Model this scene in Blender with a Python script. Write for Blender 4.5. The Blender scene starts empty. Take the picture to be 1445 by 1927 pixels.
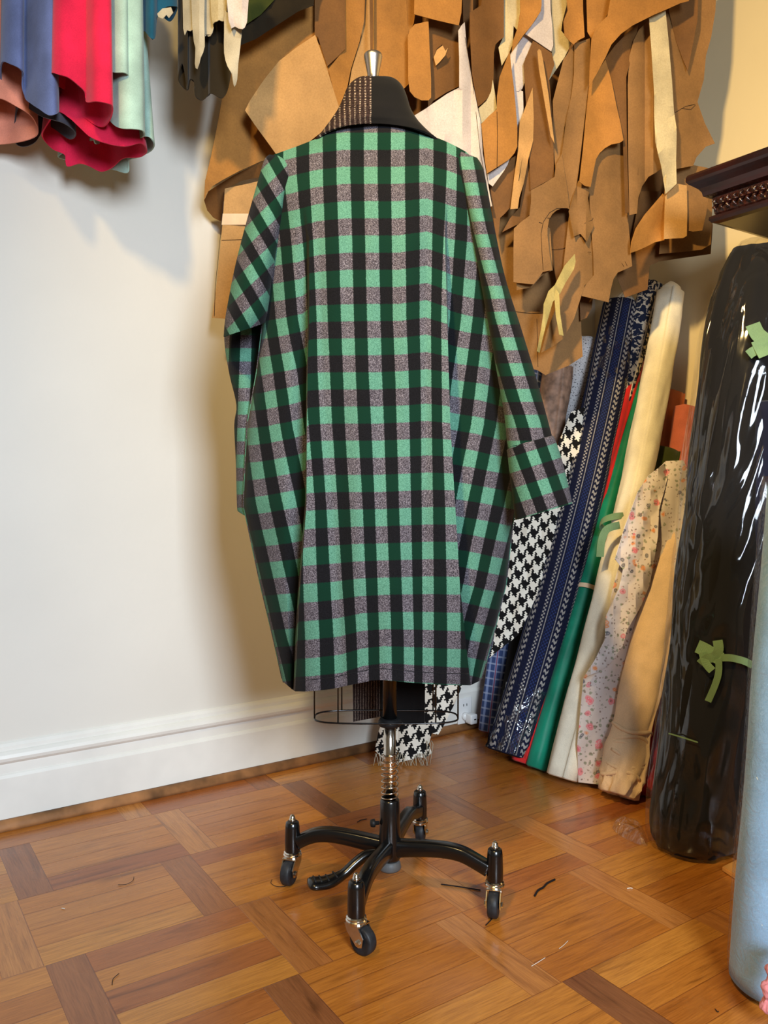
import bpy, bmesh, math, random
from mathutils import Vector, Matrix
S = bpy.context.scene
COL = S.collection
PI = math.pi
sin, cos = math.sin, math.cos

# ------------------------------------------------------------------ camera
F = 1520.0; CX = 722.5; CY = 963.5; CAMZ = 0.86; PITCH = math.radians(2.2)
cam = bpy.data.cameras.new('camera'); camo = bpy.data.objects.new('camera', cam); COL.objects.link(camo)
cam.sensor_fit = 'HORIZONTAL'; cam.sensor_width = 36; cam.lens = 36 * F / 1445; cam.clip_start = .02
camo.location = (0, 0, CAMZ); camo.rotation_euler = (PI / 2 - PITCH, 0, 0)
S.camera = camo
# ------------------------------------------------------------------ exposure
S.view_settings.view_transform = 'Standard'; S.view_settings.look = 'None'
S.view_settings.gamma = 1; S.view_settings.use_curve_mapping = False
S.view_settings.exposure = -0.32
# ------------------------------------------------------------------ world + lights
w = bpy.data.worlds.new('world'); S.world = w; w.use_nodes = True
w.node_tree.nodes['Background'].inputs[0].default_value = (1.0, .80, .55, 1)
w.node_tree.nodes['Background'].inputs[1].default_value = .19
def light(name, kind, loc, target, energy, color, size=.3, size_y=None, spread=None):
    l = bpy.data.lights.new(name, kind); o = bpy.data.objects.new(name, l); COL.objects.link(o)
    l.energy = energy; l.color = color
    if kind == 'AREA':
        l.size = size
        if size_y: l.shape = 'RECTANGLE'; l.size_y = size_y
        if spread: l.spread = spread
    elif kind == 'POINT': l.shadow_soft_size = size
    o.location = loc
    o.rotation_euler = (Vector(target) - Vector(loc)).to_track_quat('-Z', 'Y').to_euler()
    return o
light('window_daylight', 'AREA', (.80, -1.25, 1.70), (-.55, 2.1, .45), 61, (.77, .88, 1.0), .7, .95, math.radians(104))
light('ceiling_lamp', 'AREA', (-.50, .10, 2.45), (1.30, 2.3, 1.35), 35, (1.0, .69, .27), .14, None, math.radians(96))

# ------------------------------------------------------------------ geometry of the room
TH = math.radians(56.4)
D1 = Vector((sin(TH), cos(TH), 0)); D2 = Vector((-cos(TH), sin(TH), 0))   # along left wall / along right wall (away)
WL = 2.17; WR = 2.42
CORNER = D1 * WR + D2 * WL
def P(px, py, depth):
    dx = (px - CX) / F; dy = (CY - py) / F
    t = depth / (cos(PITCH) + dy * sin(PITCH))
    return Vector((dx * t, depth, CAMZ + t * (dy * cos(PITCH) - sin(PITCH))))
def floor_pt(px, py, z=0):
    dx = (px - CX) / F; dy = (CY - py) / F
    t = (z - CAMZ) / (dy * cos(PITCH) - sin(PITCH))
    return Vector((dx * t, t * (cos(PITCH) + dy * sin(PITCH)), z))
def wr_depth(px, off=0):
    return (WR - off) / ((px - CX) / F * D1.x + D1.y)
def wl_depth(px, off=0):
    return (WL - off) / ((px - CX) / F * D2.x + D2.y)

# ------------------------------------------------------------------ node helper
def lin(c):
    r = []
    for v in c[:3]:
        v = v / 255
        r.append(v / 12.92 if v <= .04045 else ((v + .055) / 1.055) ** 2.4)
    return (r[0], r[1], r[2], 1)
class G:
    def __init__(s, name, rough=.8, spec=.3):
        s.m = bpy.data.materials.new(name); s.m.use_nodes = True
        s.nt = s.m.node_tree; s.b = s.nt.nodes['Principled BSDF']; s.out = s.nt.nodes['Material Output']
        s.b.inputs['Roughness'].default_value = rough
        s.b.inputs['Specular IOR Level'].default_value = spec
    def N(s, t, **kw):
        n = s.nt.nodes.new(t)
        for k, v in kw.items(): setattr(n, k, v)
        return n
    def put(s, sock, v):
        if v is None: return
        if isinstance(v, bpy.types.NodeSocket): s.nt.links.new(v, sock)
        elif isinstance(v, (int, float)): 
            sock.default_value = v
        else:
            v = tuple(v)
            sock.default_value = v if len(sock.default_value) == len(v) else v[:3]
    def ma(s, op, a, b=None, c=None, clamp=False):
        n = s.N('ShaderNodeMath', operation=op); n.use_clamp = clamp
        for i, v in enumerate((a, b, c)): s.put(n.inputs[i], v)
        return n.outputs[0]
    def mix(s, f, a, b):
        n = s.N('ShaderNodeMix', data_type='RGBA')
        s.put(n.inputs[0], f); s.put(n.inputs[6], a); s.put(n.inputs[7], b)
        return n.outputs[2]
    def mul(s, f, a, b):
        n = s.N('ShaderNodeMix', data_type='RGBA', blend_type='MULTIPLY')
        s.put(n.inputs[0], f); s.put(n.inputs[6], a); s.put(n.inputs[7], b)
        return n.outputs[2]
    def co(s, which='UV'): return s.N('ShaderNodeTexCoord').outputs[which]
    def sep(s, v):
        n = s.N('ShaderNodeSeparateXYZ'); s.put(n.inputs[0], v); return n.outputs
    def comb(s, x, y, z=0):
        n = s.N('ShaderNodeCombineXYZ')
        for i, v in enumerate((x, y, z)): s.put(n.inputs[i], v)
        return n.outputs[0]
    def noise(s, v, scale, detail=3, rough=.5, dist=0):
        n = s.N('ShaderNodeTexNoise'); s.put(n.inputs['Vector'], v)
        n.inputs['Scale'].default_value = scale; n.inputs['Detail'].default_value = detail
        n.inputs['Roughness'].default_value = rough; n.inputs['Distortion'].default_value = dist
        return n.outputs['Fac']
    def white(s, v):
        n = s.N('ShaderNodeTexWhiteNoise', noise_dimensions='3D'); s.put(n.inputs['Vector'], v); return n.outputs
    def vor(s, v, scale, feature='F1', out='Distance', rnd=1):
        n = s.N('ShaderNodeTexVoronoi', feature=feature); s.put(n.inputs['Vector'], v)
        n.inputs['Scale'].default_value = scale; n.inputs['Randomness'].default_value = rnd
        return n.outputs[out]
    def ramp(s, f, stops, interp='LINEAR'):
        n = s.N('ShaderNodeValToRGB'); s.put(n.inputs[0], f); cr = n.color_ramp; cr.interpolation = interp
        while len(cr.elements) < len(stops): cr.elements.new(.5)
        for e, (p, c) in zip(cr.elements, stops):
            e.position = p; e.color = c if len(c) == 4 else lin(c)
        return n.outputs[0]
    def step(s, v, edge, soft=.02):
        n = s.N('ShaderNodeMapRange', interpolation_type='SMOOTHSTEP')
        s.put(n.inputs[0], v); s.put(n.inputs[1], edge - soft); s.put(n.inputs[2], edge + soft)
        return n.outputs[0]
    def bump(s, h, strength=.3, dist=.002, nrm=None):
        n = s.N('ShaderNodeBump'); s.put(n.inputs['Height'], h); n.inputs['Strength'].default_value = strength
        n.inputs['Distance'].default_value = dist
        if nrm is not None: s.put(n.inputs['Normal'], nrm)
        s.put(s.b.inputs['Normal'], n.outputs[0]); return n.outputs[0]
    def col(s, c): s.put(s.b.inputs['Base Color'], c); return s.m

def simple(name, c, rough=.8, var=.25, scale=18, bump=.25, bs=300, spec=.3, metal=0, sheen=0, bdist=.001):
    g = G(name, rough, spec); o = g.co('Object')
    n = g.noise(o, scale, 3)
    dark = tuple(v * (1 - var) for v in c); lite = tuple(min(255, v * (1 + var * .5)) for v in c)
    g.col(g.ramp(n, [(.3, dark), (.7, lite)]))
    if bump: g.bump(g.noise(o, bs, 2), bump, bdist)
    g.b.inputs['Metallic'].default_value = metal
    if sheen:
        g.b.inputs['Sheen Weight'].default_value = sheen
    return g.m

# ------------------------------------------------------------------ materials
MT = {}
def wall_mat(name, c):
    g = G(name, .75, .25); o = g.co('Object')
    g.col(g.ramp(g.noise(o, 2.2, 4), [(.3, tuple(v * .97 for v in c)), (.7, c)]))
    g.bump(g.ma('ADD', g.noise(o, 60, 3), g.ma('MULTIPLY', g.noise(o, 6, 2), 1.5)), .12, .004); return g.m
MT['wall'] = wall_mat('cream_wall_paint', (226, 222, 212))
MT['wallR'] = wall_mat('lamp_tinted_cream_wall', (230, 214, 176))  # same cream paint, yellowed to carry the warm lamp light in its colour
MT['trim'] = simple('white_gloss_trim_paint', (232, 230, 222), .38, .03, 9, .12, 90, .5)
MT['shoe'] = simple('worn_wood_moulding', (150, 105, 66), .55, .35, 14, .3, 80)

def parquet():
    g = G('oak_parquet', .3, .5); o = g.sep(g.co('Object'))
    def dot(ax, ay): return g.ma('ADD', g.ma('MULTIPLY', o[0], ax), g.ma('MULTIPLY', o[1], ay))
    u = dot(D1.x, D1.y); v = dot(D2.x, D2.y)
    H = .27; LU = .365; CW = .068
    vj = g.ma('DIVIDE', g.ma('SUBTRACT', v, .15), H); j = g.ma('FLOOR', vj); vf = g.ma('SUBTRACT', vj, j)
    odd = g.ma('MODULO', g.ma('ADD', j, 100), 2)
    uu = g.ma('ADD', g.ma('SUBTRACT', u, .64), g.ma('MULTIPLY', odd, .07))
    uc = g.ma('DIVIDE', uu, LU); c = g.ma('FLOOR', uc); ul = g.ma('MULTIPLY', g.ma('SUBTRACT', uc, c), LU)
    cross = g.ma('LESS_THAN', ul, CW); ncross = g.ma('SUBTRACT', 1, cross)
    sf0 = g.ma('MULTIPLY', vf, 4); si = g.ma('FLOOR', sf0); sf = g.ma('SUBTRACT', sf0, si)
    sid = g.ma('ADD', g.ma('MULTIPLY', si, ncross), g.ma('MULTIPLY', cross, 9))
    wn = g.white(g.comb(g.ma('ADD', c, .5), g.ma('ADD', j, .5), g.ma('ADD', sid, .5)))
    r = wn['Value']; rc = g.sep(wn['Color'])
    al = g.ma('ADD', g.ma('MULTIPLY', u, ncross), g.ma('MULTIPLY', v, cross))
    ac = g.ma('ADD', g.ma('MULTIPLY', v, ncross), g.ma('MULTIPLY', u, cross))
    gv = g.comb(g.ma('ADD', g.ma('MULTIPLY', al, 3.2), g.ma('MULTIPLY', r, 37)), g.ma('ADD', g.ma('MULTIPLY', ac, 42), g.ma('MULTIPLY', rc[1], 31)), rc[0])
    gr = g.noise(gv, 1.0, 5, .6, 1.2)
    gf = g.noise(g.comb(g.ma('MULTIPLY', al, 22), g.ma('MULTIPLY', ac, 420), r), 1.0, 3, .6)
    # oak board kinds: honey, orange, red brown, a few dark
    straight = g.ramp(r, [(0, (184, 112, 42)), (.25, (208, 138, 56)), (.5, (196, 124, 46)), (.72, (216, 150, 64)), (.86, (188, 114, 50)), (1, (172, 100, 48))])
    crossc = g.ramp(r, [(0, (140, 92, 60)), (.2, (160, 98, 54)), (.45, (174, 110, 56)), (.6, (204, 138, 70)), (.9, (210, 146, 76)), (1, (112, 76, 54))])
    base = g.mix(cross, straight, crossc)
    base = g.mul(1, base, g.ramp(gr, [(.25, (176, 160, 140)), (.45, (240, 232, 222)), (.7, (255, 252, 246))]))
    base = g.mul(.6, base, g.ramp(gf, [(.3, (190, 176, 160)), (.6, (255, 255, 255))]))
    # joints
    def edge(f, size):
        m = g.ma('MINIMUM', f, g.ma('SUBTRACT', 1, f)); return g.ma('MULTIPLY', m, size)
    e1 = edge(sf, H / 4); e1 = g.ma('ADD', e1, g.ma('MULTIPLY', cross, 1))
    e2 = edge(vf, H)
    e3 = g.ma('MINIMUM', ul, g.ma('ABSOLUTE', g.ma('SUBTRACT', ul, CW)))
    e = g.ma('MINIMUM', g.ma('MINIMUM', e1, e2), e3)
    jt = g.step(e, .0008, .0006)
    base = g.mix(jt, g.mul(1, base, (.55, .45, .4, 1)), base)
    big = g.noise(g.co('Object'), 1.7, 3)
    base = g.mul(.5, base, g.ramp(big, [(.3, (215, 200, 190)), (.7, (255, 255, 255))]))
    g.col(base)
    g.put(g.b.inputs['Roughness'], g.ramp(g.noise(g.co('Object'), 7, 4), [(.3, (.20, .20, .20, 1)), (.75, (.36, .36, .36, 1))]))
    g.b.inputs['Coat Weight'].default_value = .25; g.b.inputs['Coat Roughness'].default_value = .22
    g.bump(g.ma('ADD', g.ma('MULTIPLY', jt, 1), g.ma('ADD', g.ma('MULTIPLY', gf, .12), g.ma('MULTIPLY', g.noise(g.co('Object'), 9, 2), .6))), .25, .0016)
    return g.m
MT['floor'] = parquet()

def plaid(name='green_buffalo_plaid_wool', rows_edge=.25):
    g = G(name, .95, .12); uv = g.sep(g.co('UV')); o = g.co('Object')
    fz = g.ma('MULTIPLY', g.ma('SUBTRACT', g.noise(o, 420, 2), .5), .05)
    def band(c, sh):
        f = g.ma('FRACT', g.ma('ADD', g.ma('ADD', c, fz), 50.0 + sh))
        d = g.ma('ABSOLUTE', g.ma('SUBTRACT', f, .5))       # 0 at centre of light band
        return g.ma('SUBTRACT', 1, g.step(d, .25, .018))
    cl = band(uv[0], .5); rg = band(uv[1], .5)
    fib = g.noise(o, 520, 4, .75)
    fib2 = g.noise(g.comb(g.ma('MULTIPLY', uv[0], 30), g.ma('MULTIPLY', uv[1], 9)), 6, 4, .8)
    mint = g.ramp(fib, [(.3, (48, 92, 76)), (.68, (102, 156, 134))])
    gray = g.ramp(fib, [(.36, (32, 29, 33)), (.5, (76, 70, 77)), (.66, (142, 136, 144))])
    dkg = g.ramp(fib2, [(.3, (5, 32, 22)), (.72, (12, 52, 37))])
    blk = g.ramp(fib, [(.3, (9, 9, 12)), (.75, (26, 25, 29))])
    c = g.mix(rg, g.mix(cl, blk, gray), g.mix(cl, dkg, mint))
    g.col(c)
    g.b.inputs['Sheen Weight'].default_value = .03; g.b.inputs['Sheen Roughness'].default_value = .5
    g.bump(g.ma('ADD', fib, g.noise(o, 60, 2)), .35, .0012)
    return g.m
MT['plaid'] = plaid()

def paper(name, c, stain=.2):
    g = G(name, .72, .28); o = g.co('Object')
    a = g.noise(o, 7, 5, .6); b = g.noise(o, 240, 3, .7)
    base = g.ramp(a, [(.28, tuple(v * (1 - stain) for v in c)), (.7, tuple(min(255, v * 1.04) for v in c))])
    g.col(g.mul(.45, base, g.ramp(b, [(.3, (205, 198, 190)), (.65, (255, 255, 255))])))
    g.bump(g.ma('ADD', g.ma('MULTIPLY', g.noise(o, 9, 2), 1.0), g.ma('MULTIPLY', b, .03)),   .06, .006)
    return g.m
MT['kraft'] = paper('kraft_card', (180, 124, 58))
MT['kraft_light'] = paper('light_kraft_card', (198, 152, 94), .14)
MT['kraft_dark'] = paper('dark_kraft_card', (124, 84, 42), .2)  # darker kraft; also paints the shaded inside of the rolled card
MT['kraft_dust'] = paper('dusty_kraft_card', (150, 110, 64), .2)
MT['cream'] = paper('cream_pattern_paper', (206, 190, 150), .12)
MT['whitep'] = paper('white_pattern_paper', (212, 200, 194), .1)
MT['yellowt'] = paper('yellow_tissue', (190, 172, 106), .2)
MT['ivory'] = simple('ivory_tape', (228, 196, 160), .6, .08)
MT['ink'] = simple('pencil_ink', (52, 34, 24), .8, .1, bump=0)

def cloth(name, c, var=.14, rough=.9, sheen=.15, bs=420, wr=.5):
    g = G(name, rough, .2); o = g.co('Object')
    n = g.noise(o, 12, 3); f = g.noise(o, bs, 3, .7)
    base = g.ramp(n, [(.3, tuple(v * (1 - var) for v in c)), (.7, tuple(min(255, v * 1.05) for v in c))])
    g.col(g.mul(.4, base, g.ramp(f, [(.3, (200, 200, 200)), (.65, (255, 255, 255))])))
    g.b.inputs['Sheen Weight'].default_value = sheen
    g.bump(g.ma('ADD', g.ma('MULTIPLY', f, .12), g.ma('MULTIPLY', g.noise(o, 22, 3), wr)), .4, .004)
    return g.m
MT['salmon'] = cloth('salmon_cotton', (236, 150, 124))
MT['slate'] = cloth('slate_blue_wool', (98, 112, 158))
MT['red'] = cloth('raspberry_red_wool', (232, 34, 76))
MT['mint'] = cloth('pale_mint_cotton', (172, 205, 192))
MT['teal_dark'] = cloth('dark_teal_cloth', (20, 84, 112))
MT['lining'] = cloth('dark_grey_lining', (66, 66, 76), rough=.6)
MT['offwhite'] = cloth('off_white_cotton', (190, 180, 156))
MT['olive_dark'] = cloth('dark_olive_cloth', (38, 30, 17))
MT['black_cloth'] = cloth('black_cloth', (17, 16, 18), .2, .85, .05)
MT['black_band'] = cloth('black_wool_band', (18, 17, 18), .2, .92, .05)
MT['white_roll'] = cloth('white_muslin', (244, 236, 214), .06, wr=.9)
MT['peach_roll'] = cloth('peach_cotton', (240, 208, 170), .08, wr=.9)
MT['teal_roll'] = cloth('teal_green_satin', (20, 138, 108), .15, .45)
MT['redroll'] = cloth('scarlet_cloth', (214, 44, 44), .15)
MT['dkred'] = cloth('deep_red_cloth', (176, 10, 14), .2)
MT['rust'] = cloth('rust_orange_cloth', (176, 92, 48), .2)
MT['coral'] = cloth('coral_cloth', (196, 104, 76), .15)
MT['olive'] = cloth('olive_green_cloth', (58, 66, 22), .15)
MT['skyblue'] = cloth('sky_blue_cloth', (148, 190, 230), .06, wr=.5)
MT['pink'] = cloth('pink_crinkled_cloth', (236, 150, 158), .1, wr=1.6)
MT['navy'] = cloth('navy_cloth', (22, 26, 52), .2)
MT['ribbon'] = cloth('sage_green_ribbon', (118, 150, 108), .1, .6)
MT['taupe'] = simple('taupe_brocade', (156, 124, 104), .6, .28, 34, .4, 60, bdist=.003)

def tweed():
    g = G('brown_cream_slub_weave', .95, .1); u = g.sep(g.co('UV')); o = g.co('Object')
    uu = g.ma('ADD', g.ma('MULTIPLY', u[0], 1), g.ma('MULTIPLY', g.noise(o, 60, 2), .35))
    s1 = g.step(g.ma('ABSOLUTE', g.ma('SUBTRACT', g.ma('FRACT', uu), .5)), .36, .1)
    s2 = g.step(g.noise(g.comb(g.ma('MULTIPLY', u[0], 1.1), g.ma('MULTIPLY', u[1], 4)), 2.2, 3, .8), .5, .07)
    hz = g.step(g.ma('ABSOLUTE', g.ma('SUBTRACT', g.ma('FRACT', g.ma('MULTIPLY', u[1], 2.2)), .5)), .22, .1)
    f = g.ma('MULTIPLY', g.ma('MULTIPLY', s1, s2), hz)
    g.col(g.mix(f, g.ramp(g.noise(o, 300, 2), [(.3, (26, 20, 20)), (.7, (58, 44, 42))]), lin((196, 176, 158))))
    g.bump(f, .5, .002); return g.m
MT['tweed'] = tweed()

def houndstooth():
    g = G('black_white_houndstooth', .9, .2); u = g.sep(g.co('UV')); o = g.co('Object')
    wob = g.ma('MULTIPLY', g.ma('SUBTRACT', g.noise(o, 120, 2), .5), .5)
    x = g.ma('FLOOR', g.ma('ADD', g.ma('ADD', g.ma('MULTIPLY', u[0], 8), 8000), wob))
    y = g.ma('FLOOR', g.ma('ADD', g.ma('ADD', g.ma('MULTIPLY', u[1], 8), 8000), wob))
    wc = g.ma('LESS_THAN', g.ma('MODULO', x, 8), 4); fc = g.ma('LESS_THAN', g.ma('MODULO', y, 8), 4)
    tw = g.ma('LESS_THAN', g.ma('MODULO', g.ma('ADD', x, y), 4), 2)
    c = g.ma('ADD', g.ma('MULTIPLY', tw, wc), g.ma('MULTIPLY', g.ma('SUBTRACT', 1, tw), fc))
    g.col(g.mix(c, lin((18, 17, 18)), lin((232, 226, 212))))
    g.bump(g.noise(o, 260, 3), .6, .002); return g.m
MT['hound'] = houndstooth()

def navy_jacquard():
    g = G('navy_grey_banded_jacquard', .9, .2); u = g.sep(g.co('UV')); o = g.co('Object')
    a = u[0]; b = u[1]                      # metres round / along
    t = g.ma('FRACT', g.ma('ADD', g.ma('DIVIDE', a, .088), 10))
    def band(c, wd): return g.ma('SUBTRACT', 1, g.step(g.ma('ABSOLUTE', g.ma('SUBTRACT', t, c)), wd, .012))
    zig = g.ma('SINE', g.ma('ADD', g.ma('MULTIPLY', b, 330), g.ma('MULTIPLY', g.ma('SINE', g.ma('MULTIPLY', a, 480)), 1.2)))
    zig = g.step(zig, .05, .35)
    wv = g.ma('MULTIPLY', g.ma('SINE', g.ma('MULTIPLY', b, 520)), g.ma('SINE', g.ma('MULTIPLY', a, 620)))
    wv = g.step(wv, .1, .3)
    fz = g.noise(o, 380, 3, .8)
    grey = g.ramp(fz, [(.3, (96, 94, 96)), (.7, (196, 190, 184))]); nav = g.ramp(fz, [(.3, (12, 15, 34)), (.7, (26, 32, 62))]); blu = g.ramp(fz, [(.3, (22, 34, 78)), (.7, (50, 64, 112))])
    c = g.mix(band(.18, .09), nav, g.mix(zig, grey, nav))
    c = g.mix(band(.50, .10), c, g.mix(wv, nav, blu))
    c = g.mix(band(.80, .055), c, g.mix(wv, nav, grey))
    c = g.mix(band(.67, .012), c, grey); c = g.mix(band(.35, .012), c, grey)
    g.col(c); g.bump(g.ma('ADD', zig, fz), .6, .002); return g.m
MT['jacq'] = navy_jacquard()

def floral():
    g = G('grey_cream_floral_cotton', .85, .2); uv = g.co('UV'); o = g.co('Object')
    warp = g.N('ShaderNodeVectorMath', operation='ADD')
    nz = g.N('ShaderNodeTexNoise'); g.put(nz.inputs['Vector'], uv); nz.inputs['Scale'].default_value = 60
    sc = g.N('ShaderNodeVectorMath', operation='SCALE'); g.put(sc.inputs[0], nz.outputs['Color']); sc.inputs['Scale'].default_value = .012
    g.put(warp.inputs[0], uv); g.put(warp.inputs[1], sc.outputs[0]); q = warp.outputs[0]
    base = g.ramp(g.noise(o, 9, 3), [(.3, (200, 190, 188)), (.7, (222, 212, 206))])
    def spots(scale, rad, colr, thr, off):
        sh = g.N('ShaderNodeVectorMath', operation='ADD'); g.put(sh.inputs[0], q); sh.inputs[1].default_value = (off, off * 1.7, 0)
        d = g.vor(sh.outputs[0], scale); cc = g.sep(g.vor(sh.outputs[0], scale, out='Color'))
        m = g.ma('MULTIPLY', g.ma('SUBTRACT', 1, g.step(d, rad, .05)), g.ma('GREATER_THAN', cc[0], thr))
        ring = g.step(g.ma('SINE', g.ma('MULTIPLY', d, 46)), -.2, .5)
        return g.ma('MULTIPLY', m, g.ma('ADD', .5, g.ma('MULTIPLY', ring, .5))), colr
    c = base
    for sp in (spots(62, .30, (126, 134, 110), .45, 3.1), spots(40, .26, (104, 104, 112), .72, 1.7), spots(30, .32, (224, 118, 130), .66, 0), spots(34, .28, (222, 144, 92), .74, 5.3), spots(110, .3, (130, 110, 100), .6, 2.2)):
        c = g.mix(sp[0], c, lin(sp[1]))
    g.col(c); g.bump(g.noise(o, 20, 3), .35, .005); return g.m
MT['floral'] = floral()

def speck(name, base, dark, scale, thr, warp=0):
    g = G(name, .85, .2); uv = g.co('UV')
    n = g.noise(uv, scale, 2, .6, warp)
    g.col(g.mix(g.step(n, thr, .02), lin(base), lin(dark))); g.bump(g.noise(g.co('Object'), 20, 3), .4, .004); return g.m
MT['leopard'] = speck('blue_white_leopard_print', (206, 196, 178), (30, 38, 62), 62, .47, .8)
MT['dotty'] = speck('white_cloth_black_flecks', (206, 204, 206), (34, 34, 40), 190, .6)

def bluecheck():
    g = G('blue_plaid_shirting', .85, .2); u = g.sep(g.co('UV'))
    def st(c, k, w_, ed): return g.step(g.ma('ABSOLUTE', g.ma('SUBTRACT', g.ma('FRACT', g.ma('ADD', g.ma('MULTIPLY', c, k), 50)), .5)), ed, w_)
    c = g.mix(st(u[0], 46, .05, .3), lin((58, 76, 122)), lin((128, 146, 190)))
    c = g.mix(g.ma('MULTIPLY', st(u[1], 40, .05, .4), .6), c, lin((176, 188, 214)))
    c = g.mix(g.ma('MULTIPLY', st(u[0], 23, .02, .46), .9), c, lin((150, 70, 90)))
    g.col(c); g.bump(g.noise(g.co('Object'), 20, 3), .4, .004); return g.m
MT['bluecheck'] = bluecheck()

MT['blackmetal'] = simple('black_enamel', (13, 13, 14), .22, .2, 30, .15, 60, .6)
MT['blackmatte'] = simple('black_rubber', (24, 24, 25), .55, .3, 60, .2, 200)
MT['wheel'] = simple('dusty_black_wheel', (38, 39, 42), .5, .35, 60, .2, 200)
MT['chrome'] = simple('worn_chrome', (214, 208, 198), .16, .12, 30, .05, 100, .5, 1)
MT['brushed'] = simple('brushed_steel', (208, 200, 190), .3, .06, 30, .1, 400, .5, 1)
MT['pad'] = simple('grey_rubber_pad', (92, 92, 92), .5, .2)
MT['plug'] = simple('white_plastic', (236, 236, 234), .35, .02, bump=0, spec=.5)
MT['darkwood'] = simple('dark_mahogany', (34, 10, 9), .22, .4, 12, .2, 50, .6)
MT['darkdeep'] = simple('mahogany_carving', (46, 18, 14), .3, .6, 60, 1, 90, .6, bdist=.004)
MT['plank'] = simple('pale_wood_plank', (206, 146, 74), .4, .2, 12, .2)
MT['card'] = simple('cardboard_tube', (170, 126, 80), .8, .1)
MT['thread'] = simple('dark_thread', (20, 14, 16), .9, .1, bump=0)
MT['white_thread'] = simple('white_thread', (230, 220, 205), .9, .1, bump=0)

def plastic(name, tint=(1, 1, 1, 1), amt=.10, bscale=9, bstr=.9, stretch=(9, 9, 1.6), bd=.03, facing=.75, rough=.12):
    g = G(name); nt = g.nt; nt.nodes.remove(g.b)
    o = g.sep(g.co('Object'))
    v = g.comb(g.ma('ADD', g.ma('MULTIPLY', o[0], stretch[0]), g.ma('MULTIPLY', o[2], -.6 * stretch[2])), g.ma('MULTIPLY', o[1], stretch[1]), g.ma('MULTIPLY', o[2], stretch[2]))
    h = g.noise(v, 1, 3, .45, 1.0)
    h = g.ma('POWER', g.ma('ABSOLUTE', g.ma('SUBTRACT', h, .5)), .85)
    bp = g.N('ShaderNodeBump'); g.put(bp.inputs['Height'], h); bp.inputs['Strength'].default_value = bstr; bp.inputs['Distance'].default_value = bd
    tr = g.N('ShaderNodeBsdfTransparent'); tr.inputs[0].default_value = tint
    gl = g.N('ShaderNodeBsdfGlossy'); gl.inputs['Roughness'].default_value = rough; g.put(gl.inputs['Normal'], bp.outputs[0])
    lw = g.N('ShaderNodeLayerWeight'); lw.inputs[0].default_value = .35; g.put(lw.inputs['Normal'], bp.outputs[0])
    f = g.ma('ADD', amt, g.ma('MULTIPLY', lw.outputs['Facing'], facing), clamp=True)
    mx = g.N('ShaderNodeMixShader'); g.put(mx.inputs[0], f); nt.links.new(tr.outputs[0], mx.inputs[1]); nt.links.new(gl.outputs[0], mx.inputs[2])
    nt.links.new(mx.outputs[0], g.out.inputs[0]); return g.m
MT['plastic'] = plastic('clear_plastic_film', amt=.035, facing=.22, stretch=(5, 5, 1.3), bd=.07, rough=.06)
MT['plastic3'] = plastic('taut_clear_plastic_wrap', amt=.10, facing=.3, stretch=(30, 30, 8), bd=.02, rough=.08)
MT['plastic2'] = plastic('thin_clear_plastic', amt=.05, facing=.3, stretch=(40, 40, 40), bd=.01)

# ------------------------------------------------------------------ mesh helpers
def link(name, bm_or_me, mat, parent=None, smooth=True, world=True):
    if isinstance(bm_or_me, bmesh.types.BMesh):
        me = bpy.data.meshes.new(name); bm_or_me.to_mesh(me); bm_or_me.free()
    else: me = bm_or_me
    o = bpy.data.objects.new(name, me); COL.objects.link(o)
    mats = mat if isinstance(mat, (list, tuple)) else [mat]
    for m in mats: me.materials.append(m)
    if smooth:
        for p in me.polygons: p.use_smooth = True
    if parent is not None:
        o.parent = parent
        if world: o.matrix_parent_inverse = Matrix.Translation(-parent.location) if parent.rotation_euler[2] == 0 else parent.matrix_world.inverted()
    return o
def tag(o, label, cat, group=None, kind=None):
    o['label'] = label; o['category'] = cat
    if group: o['group'] = group
    if kind: o['kind'] = kind
    return o
def empty(name, loc, label, cat, group=None):
    o = bpy.data.objects.new(name, None); COL.objects.link(o); o.location = loc; o.empty_display_size = .05
    return tag(o, label, cat, group)
def struct(name, bm, mat, smooth=False):
    o = link(name, bm, mat, smooth=smooth); o['kind'] = 'structure'; return o
def box(bm, c, s, rot=None, bev=0, uvs=None):
    r = bmesh.ops.create_cube(bm, size=1)
    vs = r['verts']
    for v in vs: v.co = Vector((v.co.x * s[0], v.co.y * s[1], v.co.z * s[2]))
    if bev:
        es = list({e for v in vs for e in v.link_edges})
        rr = bmesh.ops.bevel(bm, geom=es, offset=bev, segments=2, affect='EDGES', profile=.6)
        vs = list({v for f in rr['faces'] for v in f.verts} | {v for v in vs if v.is_valid})
    for v in vs:
        co = v.co.copy()
        if rot is not None: co = rot @ co
        v.co = co + Vector(c)
    return vs
def frame_of(t, ref=Vector((0, 0, 1))):
    t = t.normalized()
    if abs(t.dot(ref)) > .95: ref = Vector((1, 0, 0))
    a = t.cross(ref).normalized(); b = a.cross(t).normalized()
    return a, b
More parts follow.
